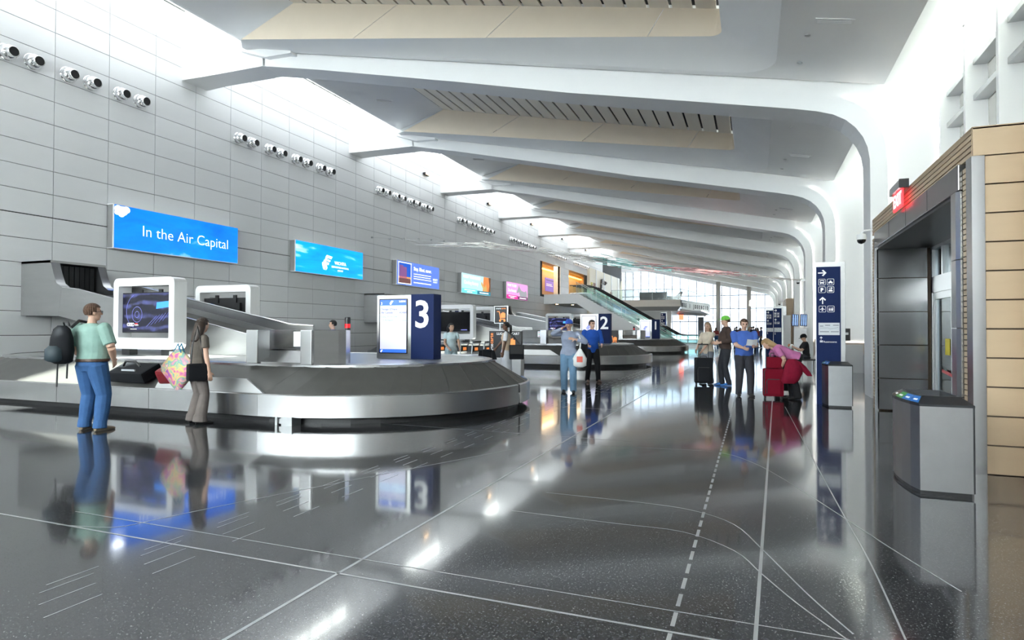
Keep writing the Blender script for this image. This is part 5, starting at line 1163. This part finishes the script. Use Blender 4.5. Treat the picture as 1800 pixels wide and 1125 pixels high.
    if hair:
        q = cap_mesh((0, -.010, .030), (.086, .104, .100), lambda x, y, z: (y < .30 and z > -.55 and not (y > -.2 and z < -.25)) or z > .42)
        if hairstyle in ('long', 'bob', 'mid'):
            L = {'long': .34, 'mid': .24, 'bob': .15}[hairstyle]
            q.loft([[hp_(a_*math.cos(t), -.035 + b_*math.sin(t) - .02*kk, z) * s for t in [2*PI*k/14 for k in range(14)]] for kk, (z, a_, b_) in enumerate(((.05, .080, .075), (-.05, .095, .070), (-.05 - L*.5, .105, .06), (-.05 - L*.9, .085, .05), (-.05 - L, .05, .03)))], cap=True)
        if hairstyle in ('bun', 'tail'):
            q2 = [hp_(0, -.10, .02), hp_(0, -.135, .0), hp_(0, -.15, -.06), hp_(0, -.14, -.16 if hairstyle == 'bun' else -.26)]
            q.tube([p * s for p in q2], [.03*s, .042*s, .034*s, .014*s], 8)
        hm = q.build('hair', hair, o)
        so = hm.modifiers.new('th', 'SOLIDIFY'); so.thickness = .012; so.offset = 0
    if cap:
        q = cap_mesh((0, -.004, .045), (.090, .108, .092), lambda x, y, z: z > -.12); 
        dirn = 1
        q.add([hp_(a, .085 + b, .042 - .012*abs(a)/.07) * s for a, b in ((-.075, -.02), (-.06, .045), (-.03, .075), (0, .083), (.03, .075), (.06, .045), (.075, -.02))], [tuple(range(7))])
        hm = q.build('cap', cap, o); so = hm.modifiers.new('th', 'SOLIDIFY'); so.thickness = .010; so.offset = 0
    if glasses:
        g = MB()
        for sx in (1, -1):
            g.tube([hp_(sx*.034 + .024*math.cos(t), .100, .012 + .018*math.sin(t)) * s for t in [2*PI*k/12 for k in range(13)]], .0028, 5, cap=False); g.tube([hp_(sx*.058, .098, .016) * s, hp_(sx*.082, .06, .016) * s, hp_(sx*.084, -.01, .010) * s], .003, 5)
        g.tube([hp_(-.010, .103, .014) * s, hp_(.010, .103, .014) * s], .0028, 5); g.build('glasses', BLACK, o)
    M_ = Matrix.Translation(Vector(loc)) @ Matrix.Rotation(rz, 4, 'Z')
    return o, (lambda p: M_ @ (Vector(p) * s)), {k: M_ @ (v[0] * s) for k, v in hands.items()}
JEAN = cloth('blue_denim', (.045, .115, .27)); JEANL = cloth('pale_denim', (.16, .28, .42)); TAUPE = cloth('taupe_trousers', (.17, .145, .135)); BLKC = cloth('black_cloth', (.012, .012, .014)); DKGR = cloth('charcoal_trousers', (.03, .032, .04))
BRN = mat('brown_hair', (.09, .042, .022), .55); DBR = mat('dark_brown_hair', (.035, .02, .014), .5); BLND = mat('blond_hair', (.42, .27, .13), .55); BKH = mat('black_hair', (.008, .007, .007), .45); SBL = mat('sandy_hair', (.25, .16, .09), .55)
def facing(dx, dy): return math.atan2(-dx, dy)
SHOE_B = mat('black_shoe', (.015, .014, .014), .5); SHOE_T = mat('tan_trail_shoe', (.20, .15, .10), .7); SHOE_BL = mat('bright_blue_shoe', (.03, .18, .55), .5)

# man waiting at the carousel with a backpack
m1, W1, H1 = person('man in sage green shirt and blue jeans with black backpack, waiting at the carousel', (-8.76, 5.98, 0), facing(-.12, .99), 1.80, cloth('sage_shirt', (.26, .40, .35)), JEAN, SKIN, SHOE_T, BRN, belly=.06, heavy=1.25, hem=.99, sleeve=.85, look=-.45, rh=(.23, .14, .965), lh=(-.24, .14, .96), feet=((.14, .02, 0, -.18), (-.16, .05, 0, .1)), belt=mat('brown_belt', (.06, .03, .02), .5), voxel=.008, glasses=True, curl_r=.4, flare=.012, pole_r=(.9, -.7, 0), pole_l=(-.9, -.7, 0))
bp = thing('backpack', 'bulging black backpack slung on the back of the man in sage green', 'backpack', tuple(W1((-.20, -.27, .93))), m1.rotation_euler.z - .1)
MB().loft([[(a*math.cos(t)*(.86 + .14*abs(math.cos(2*t))), b*math.sin(t), z) for t in [2*PI*k/20 for k in range(20)]] for z, a, b in ((.0, .10, .07), (.03, .16, .12), (.18, .18, .14), (.36, .17, .12), (.48, .13, .09), (.53, .06, .05))], cap=True).build('body', BAGK, bp)
MB().loft([[(a*math.cos(t), -.10 + b*math.sin(t), z) for t in [2*PI*k/16 for k in range(16)]] for z, a, b in ((.03, .08, .05), (.06, .13, .10), (.2, .13, .10), (.25, .08, .06))], cap=True).build('front_pocket', mat('dark_slate_nylon', (.02, .035, .045), .6), bp)
MB().tube([(-.05, .07, .52), (-.05, .05, .58), (.05, .05, .58), (.05, .07, .52)], .012, 6).build('top_handle', BLACK, bp)
MB().tube([(.03, .1, .50), (.05, .2, .60), (.02, .34, .58), (-.02, .42, .42)], .022, 6).build('shoulder_strap', BLACK, bp)
for x, l in ((-.08, .32), (.12, .2)): MB().tube([(x, .0, .02), (x - .01, .0, -l)], .012, 5).build('loose_strap', BLACK, bp)

# woman with the tote at the carousel
m2, W2, H2 = person('woman in taupe top and trousers carrying a rainbow tote by the carousel', (-7.93, 7.02, 0), facing(.35, .95), 1.62, cloth('taupe_top', (.13, .11, .095)), TAUPE, SKIN, SHOE_B, DBR, female=True, hem=.90, sleeve=.55, lean=.12, look=.3, neck=.1, rh=(.26, .10, .82), lh=(-.24, .18, .92), feet=((.11, .02), (-.13, .0)), flare=.035, hairstyle='mid', voxel=.010)
tt = thing('tote_bag', 'large rainbow patterned tote hanging at the side of the woman in taupe', 'bag', tuple(W2((-.22, -.20, .62))), m2.rotation_euler.z + .35)
def rainbow():
    m = bpy.data.materials.new('rainbow_print_cloth'); m.use_nodes = True; nt = m.node_tree; b = nt.nodes['Principled BSDF']; b.inputs['Roughness'].default_value = .7
    tc = nt.nodes.new('ShaderNodeTexCoord'); n = nt.nodes.new('ShaderNodeTexNoise'); n.inputs['Scale'].default_value = 6; n.inputs['Detail'].default_value = 2; n.inputs['Distortion'].default_value = .8
    nt.links.new(tc.outputs['Object'], n.inputs['Vector']); r = nt.nodes.new('ShaderNodeValToRGB'); e = r.color_ramp.elements
    cols = [(.30, (.10, .14, .50)), (.40, (.70, .15, .40)), (.48, (.80, .60, .20)), (.54, (.15, .45, .40)), (.60, (.75, .30, .45)), (.70, (.85, .75, .45))]
    e[0].position = cols[0][0]; e[0].color = (*cols[0][1], 1); e[1].position = cols[-1][0]; e[1].color = (*cols[-1][1], 1)
    for p_, c_ in cols[1:-1]: x = e.new(p_); x.color = (*c_, 1)
    nt.links.new(n.outputs['Fac'], r.inputs[0]); nt.links.new(r.outputs[0], b.inputs['Base Color']); return m
MB().loft([[(a*math.cos(t), b*math.sin(t), z) for t in [2*PI*k/18 for k in range(18)]] for z, a, b in ((-.06, .05, .03), (.02, .13, .08), (.22, .34, .12), (.30, .35, .11), (.48, .16, .07), (.56, .06, .03))], cap=True).build('body', rainbow(), tt)
for sy in (-.03, .03): MB().tube([(-.10, sy, .48), (.02, sy, .64), (.10, sy, .48)], .012, 6).build('handle', mat('blue_strap', (.03, .22, .40), .6), tt)
hb = thing('shoulder_bag', 'small black shoulder bag on the arm of the woman in taupe', 'bag', tuple(W2((.20, -.06, .72))), m2.rotation_euler.z)
MB().box(-.06, .06, -.15, .13, 0, .26).build('body', BAGK, hb, bevel=.04); MB().tube([(0, -.1, .25), (-.05, -.06, .55), (-.03, 0, .82), (.0, .06, .5), (0, .1, .25)], .012, 6).build('strap', BLACK, hb)

# airline agent behind the conveyor
person('agent in blue shirt and dark cap standing behind the conveyor', (-10.75, 13.95, 0), facing(-.8, -.5), 1.69, cloth('agent_blue_shirt', (.10, .22, .62)), DKGR, SKIN, SHOE_B, BKH, sleeve=.9, hem=.98, voxel=.016)
# girl with the loose cart
m4, W4, H4 = person('woman in pale aqua and pink printed top holding a cart handle', (at_y(793, 600, 15.75).x, 15.75, 0), facing(.5, -.55), 1.62, cloth('aqua_pink_top', (.50, .62, .66)), cloth('pale_skirt', (.40, .52, .56)), SKINM, SHOE_B, BKH, female=True, hem=.9, sleeve=.5, look=.5, rh=(.16, .28, 1.0), lh=(-.2, .26, 1.0), hairstyle='bun', voxel=.013)
# woman with braids, vest and white skirt
m5, W5, H5 = person('woman in beige vest and long white skirt with dark braids', (-6.5, 16.1, 0), facing(-.95, -.25), 1.66, cloth('white_tee', (.80, .80, .84)), cloth('white_trousers', (.78, .80, .86)), SKIND, SHOE_B, BKH, female=True, hem=.90, sleeve=.75, vest=cloth('beige_quilted_vest', (.66, .50, .36)), lh=(-.20, .08, .86), rh=(.20, .36, .93), skirt=cloth('long_white_skirt', (.80, .82, .88)), hairstyle='tail', voxel=.012)
c = thing('messenger_bag', 'square black messenger bag behind the woman in the beige vest', 'bag', tuple(W5((-.28, -.34, .66))), m5.rotation_euler.z + .2); MB().box(-.09, .09, -.20, .20, 0, .40).build('body', BAGK, c, bevel=.03); MB().tube([(0, -.12, .38), (.06, .1, .66), (.14, .30, .80), (.14, .36, .74)], .018, 6).build('strap', BLACK, c); MB().box(-.10, -.088, -.18, .18, .15, .39).build('flap', BLACK, c, bevel=.005)
def roller(name, label, loc, rz, w, d, h, m, handle=.45, group=None):
    c = thing(name, label, 'suitcase', loc, rz, group)
    b = MB().box(-w/2, w/2, -d/2, d/2, .06, .06 + h).build('body', m, c, bevel=.035)
    MB().box(-w*.36, w*.36, -d/2 - .035, -d/2 + .02, .10, .06 + h*.62).build('front_pocket', m, c, bevel=.025)
    MB().tube([(-w*.33, -d/2 - .03, .12), (-w*.33, -d/2 - .03, .03 + h*.6), (-w*.28, -d/2 - .03, .06 + h*.62), (w*.28, -d/2 - .03, .06 + h*.62)], .010, 5).build('piping', BLACK, b)
    MB().tube([(-w*.45, -d/2 - .004, .10), (-w*.45, -d/2 - .004, h), (-w*.38, -d/2 - .004, .045 + h)], .010, 5).build('zipper', BLACK, b)
    MB().tube([(-.08, -.02, .055 + h), (-.07, -.02, .10 + h), (.07, -.02, .10 + h), (.08, -.02, .055 + h)], .014, 6).build('carry_handle', BLACK, c)
    if handle: MB().tube([(-.13, d*.35, .05 + h), (-.13, d*.35, .06 + h + handle), (.13, d*.35, .06 + h + handle), (.13, d*.35, .05 + h)], .010, 6).build('pull_handle', BLACK, c); MB().tube([(-.13, d*.35, .06 + h + handle), (.13, d*.35, .06 + h + handle)], .018, 6).build('grip', BLACK, c)
    for sx in (-1, 1):
        for sy in (-1, 1): MB().lathe([(.032, -.015), (.032, .015)], 10, axis='x', c=(sx*w*.4, sy*d*.38, .032)).build('wheel', BLACK, c)
    return c
MAROON = mat('maroon_nylon', (.10, .010, .025), .55, bump=.2, bscale=200)
roller('suitcase', 'maroon rolling suitcase in front of the woman in the beige vest', (-6.98, 15.9, 0), m5.rotation_euler.z + PI/2, .42, .26, .52, MAROON, .3)
c = thing('handbag', 'black handbag resting on top of the maroon suitcase', 'bag', (-6.98, 15.9, .60), m5.rotation_euler.z + PI/2); MB().prism([(-.24, .04), (.24, 0), (.20, .24), (-.18, .24)], 'y', -.09, .09).build('body', BAGK, c, bevel=.03); MB().tube([(-.1, 0, .22), (-.08, 0, .36), (.06, 0, .38), (.1, 0, .22)], .012, 6).build('handle', BLACK, c)
# woman in grey-blue top with shopping bag
m6, W6, H6 = person('woman in blue cap, grey-blue top and jeans carrying a plastic bag', (-3.98, 13.72, 0), facing(.18, -1), 1.68, cloth('grey_blue_knit', (.30, .34, .45)), JEANL, SKIN, SHOE_B, SBL, female=True, heavy=1.12, hem=.90, sleeve=1.85, rh=(.13, .20, 1.55), lh=(-.16, .16, 1.28), pole_r=(1, .2, -.6), pole_l=(-1, .1, -.7), feet=((.12, -.06), (-.11, .05)), cap=cloth('blue_cap_cloth', (.06, .14, .60)), voxel=.011, flare=.01)
c = thing('plastic_bag', 'white plastic shopping bag with red print at the hip of the woman in jeans', 'bag', tuple(W6((-.27, .12, .62))), m6.rotation_euler.z)
MB().loft([[(a*math.cos(t)*(1 + .08*math.sin(5*t + z*9)), b*math.sin(t), z) for t in [2*PI*k/18 for k in range(18)]] for z, a, b in ((.0, .07, .05), (.04, .15, .09), (.2, .16, .10), (.32, .09, .06), (.42, .03, .02))], cap=True).build('body', mat('white_plastic_film', (.78, .78, .78), .35), c)
MB().tube([(0, 0, .40), (-.02, 0, .6), (.02, .03, .72)], .02, 6).build('handle', mat('white_plastic_film', (.78, .78, .78), .35), c); box('red_print', mat('red_bag_print', (.75, .10, .06), .4), c, -.07, .06, .094, .104, .12, .25)
c = thing('shoulder_strap_bag', 'black bag behind the elbow of the woman in the blue cap', 'bag', tuple(W6((-.33, -.16, .82))), m6.rotation_euler.z); MB().box(-.10, .10, -.08, .08, 0, .34).build('body', BAGK, c, bevel=.04); MB().tube([(0, -.03, .33), (.08, .05, .55), (.12, .10, .62)], .012, 6).build('strap', BLACK, c)
# person in bright blue jacket
m7, W7, H7 = person('person in bright blue jacket and black trousers near the number two carousel', (-4.2, 16.75, 0), facing(.5, -.8), 1.72, cloth('bright_blue_jacket', (.02, .09, .42)), BLKC, SKIN, mat('brown_leather_shoe', (.12, .07, .05), .5), DBR, hem=.84, sleeve=1.9, look=.3, rh=(.22, .25, 1.05), lh=(-.22, .22, 1.05), feet=((.13, .0), (-.16, .08)), voxel=.013, heavy=1.08)
# couple with the black suitcase
m8, W8, H8 = person('woman in cream blouse and jeans beside the man in the green cap', (-1.18, 17.45, 0), facing(-.55, -.85), 1.66, cloth('cream_blouse', (.62, .54, .44)), cloth('grey_jeans', (.20, .22, .26)), SKIN, SHOE_B, SBL, female=True, hem=.86, sleeve=1.3, rh=(.12, .34, .98), lh=(-.10, .34, .98), hairstyle='bob', voxel=.013, look=.2)
m9, W9, H9 = person('man in lime green cap and dark brown shirt facing his companion', (-.70, 17.1, 0), facing(-.95, -.25), 1.82, cloth('dark_brown_shirt', (.075, .05, .042)), DKGR, SKIN, SHOE_BL, BRN, hem=.92, sleeve=1.85, rh=(.18, .22, 1.08), lh=(-.2, .2, 1.08), cap=cloth('lime_cap_cloth', (.22, .68, .10)), belly=.05, voxel=.012, feet=((.10, .08), (-.10, -.04)))
roller('suitcase', 'tall black rolling suitcase beside the woman in the cream blouse', (-1.26, 17.05, 0), .15, .46, .30, .66, BAGK, .35)
# man in blue shirt with papers
m10, W10, H10 = person('man in blue shirt and dark trousers reading a folded paper', (-.22, 14.55, 0), facing(.25, -1), 1.70, cloth('royal_blue_shirt', (.07, .15, .50)), cloth('dark_grey_trousers', (.045, .045, .055)), SKIN, SHOE_B, BRN, hem=.92, sleeve=.8, neck=.25, rh=(.10, .36, 1.10), lh=(-.14, .36, 1.14), belly=.05, heavy=1.12, voxel=.011, feet=((.12, .0), (-.13, .06)))
c = thing('folded_paper', 'pale folded paper held by the man in the blue shirt', 'paper', tuple(W10((-.06, .42, 1.16))), m10.rotation_euler.z); MB().add([(-.11, 0, 0), (0, .02, -.01), (.11, 0, 0), (.11, .10, .13), (0, .12, .12), (-.11, .10, .13)], [(0, 1, 4, 5), (1, 2, 3, 4)]).build('sheet', mat('paper', (.72, .74, .76), .7), c); bpy.data.objects[c.name].children[0].modifiers.new('th', 'SOLIDIFY').thickness = .003
# bent-over woman with red luggage
m11, W11, H11 = person('woman in pink shirt bending over a red suitcase, red jacket on her arm', (.80, 14.30, 0), facing(-.97, -.10), 1.62, cloth('pink_shirt', (.52, .17, .36)), BLKC, SKIN, SHOE_B, BLND, female=True, heavy=1.12, hem=.90, sleeve=.7, lean=1.15, neck=.2, rh=(.14, .54, .78), lh=(-.10, .30, .72), pole_r=(.8, -.2, .5), pole_l=(-.8, -.4, .2), hairstyle='bob', voxel=.010, feet=((.10, .04), (-.10, -.02)), flare=.02)
RED = mat('crimson_nylon', (.19, .004, .018), .75, spec=.15, bump=.2, bscale=200)
roller('suitcase', 'crimson upright suitcase in front of the bending woman', (.36, 14.22, 0), .06, .40, .26, .58, RED, .50)
c = thing('tote_bag', 'crimson bag standing on top of the crimson suitcase', 'bag', (.38, 14.2, .645), .1); MB().box(-.15, .15, -.09, .09, 0, .24).build('body', RED, c, bevel=.03); MB().tube([(-.07, 0, .23), (-.06, 0, .32), (.06, 0, .32), (.07, 0, .23)], .012, 6).build('handle', BLACK, c)
c = thing('red_jacket', 'crimson jacket draped over the arm of the bending woman', 'jacket', tuple(W11((-.22, .12, .76))), m11.rotation_euler.z + .2)
MB().loft([[(a*math.cos(t)*(1 + .16*math.sin(4*t + z*7)) + x0, b*math.sin(t)*(1 + .12*math.cos(3*t)) + y0, z) for t in [2*PI*k/20 for k in range(20)]] for z, a, b, x0, y0 in ((-.36, .06, .12, .02, .05), (-.30, .09, .17, .02, .03), (-.15, .10, .19, .01, -.02), (.0, .10, .18, 0, -.04), (.10, .08, .13, 0, -.02), (.15, .04, .07, 0, 0))], cap=True).build('folded_cloth', cloth('crimson_cloth', (.23, .008, .03)), c)
MB().loft([[(a*math.cos(t) - .02, -.16 + b*math.sin(t) + y0, z) for t in [2*PI*k/14 for k in range(14)]] for z, a, b, y0 in ((-.20, .04, .05, -.20), (-.12, .06, .07, -.14), (.0, .06, .07, -.05), (.10, .05, .06, .05))], cap=True).build('sleeve', cloth('crimson_cloth', (.23, .008, .03)), c)
# second case and backpack behind her
roller('suitcase', 'small black suitcase behind the crimson luggage', (.62, 15.6, 0), 0, .38, .26, .50, BAGK, .45)
c = thing('backpack', 'black and blue backpack on the small black suitcase', 'backpack', (.62, 15.6, .57), 0); MB().loft([[(a*math.cos(t), b*math.sin(t), z) for t in [2*PI*k/16 for k in range(16)]] for z, a, b in ((0, .14, .10), (.15, .19, .13), (.32, .17, .12), (.40, .08, .06))], cap=True).build('body', BAGK, c); MB().loft([[(.0 + a*math.cos(t), b*math.sin(t), z) for t in [2*PI*k/14 for k in range(14)]] for z, a, b in ((.36, .17, .12), (.43, .13, .09), (.46, .05, .04))], cap=True).build('blue_hood', mat('bright_blue_nylon', (.01, .14, .55), .5), c)
# seated man
c = thing('waiting_chair', 'metal waiting chair under the man in the black cap', 'chair', (1.72, 24.0, 0), facing(-1, -.1)); box('seat', BLACK, c, -.25, .25, -.25, .25, .40, .45, .02); MB().add([(-.25, -.24, .46), (.25, -.24, .46), (.25, -.42, .95), (-.25, -.42, .95), (-.25, -.27, .46), (.25, -.27, .46), (.25, -.45, .95), (-.25, -.45, .95)], [(0, 1, 2, 3), (4, 5, 6, 7), (0, 1, 5, 4), (2, 3, 7, 6), (1, 2, 6, 5), (0, 3, 7, 4)]).build('backrest', ALU, c)
for sx in (-.22, .22):
    for sy in (-.2, .2): MB().tube([(sx, sy, .40), (sx, sy, 0)], .018, 6).build('leg', ALU, c)
m12, W12, H12 = person('seated man in black tee and black cap near the navy post', (1.70, 24.0, 0), facing(-1, -.1), 1.74, cloth('black_tee', (.012, .012, .015)), DKGR, SKINM, SHOE_B, BKH, seated=.53, sleeve=.7, lean=.12, neck=.35, rh=(.16, .42, .86), lh=(-.14, .42, .86), cap=cloth('black_cap_cloth', (.01, .01, .014)), voxel=.014)
c = thing('white_pouch', 'white and orange pouch held by the seated man', 'bag', tuple(W12((0, .50, .80))), m12.rotation_euler.z); MB().ell((0, 0, .08), (.12, .10, .09)).build('body', WHITE, c); MB().ell((-.03, .07, .12), (.05, .05, .06)).build('orange_patch', mat('orange_skin', (.6, .25, .12), .5), c)
# distant travellers before the end windows
rg = random.Random(11)
base = []
tops = [cloth('crowd_top_%d' % i, cc) for i, cc in enumerate(((.25, .05, .05), (.05, .07, .18), (.30, .28, .25), (.03, .03, .035)))]
hairs = (BRN, BKH, SBL, DBR)
for i in range(4):
    o, _, _ = person('distant traveller standing in the crowd before the end windows', (0, 60, 0), 0, 1.68 + .04*i, tops[i], DKGR if i % 2 else JEAN, SKIN, SHOE_B, hairs[i], female=i % 2 == 0, sleeve=1.7, hairstyle='bob' if i % 2 == 0 else 'short', voxel=.022, fingers=False, group='crowd before the end windows')
    base.append(o)
spots = [(-3.2, 58), (-2.6, 61), (-2.1, 57), (-1.6, 63), (-1.2, 59), (-.8, 56), (-.45, 62), (-.1, 58), (.25, 60), (.5, 55), (-2.9, 66), (-.3, 67), (.1, 65), (-1.9, 68)]
for i, (x, y) in enumerate(spots):
    o = base[i % 4] if i < 4 else copy_tree(base[i % 4]); o.location = (x, y, 0); o.rotation_euler = (0, 0, rg.uniform(-3, 3))
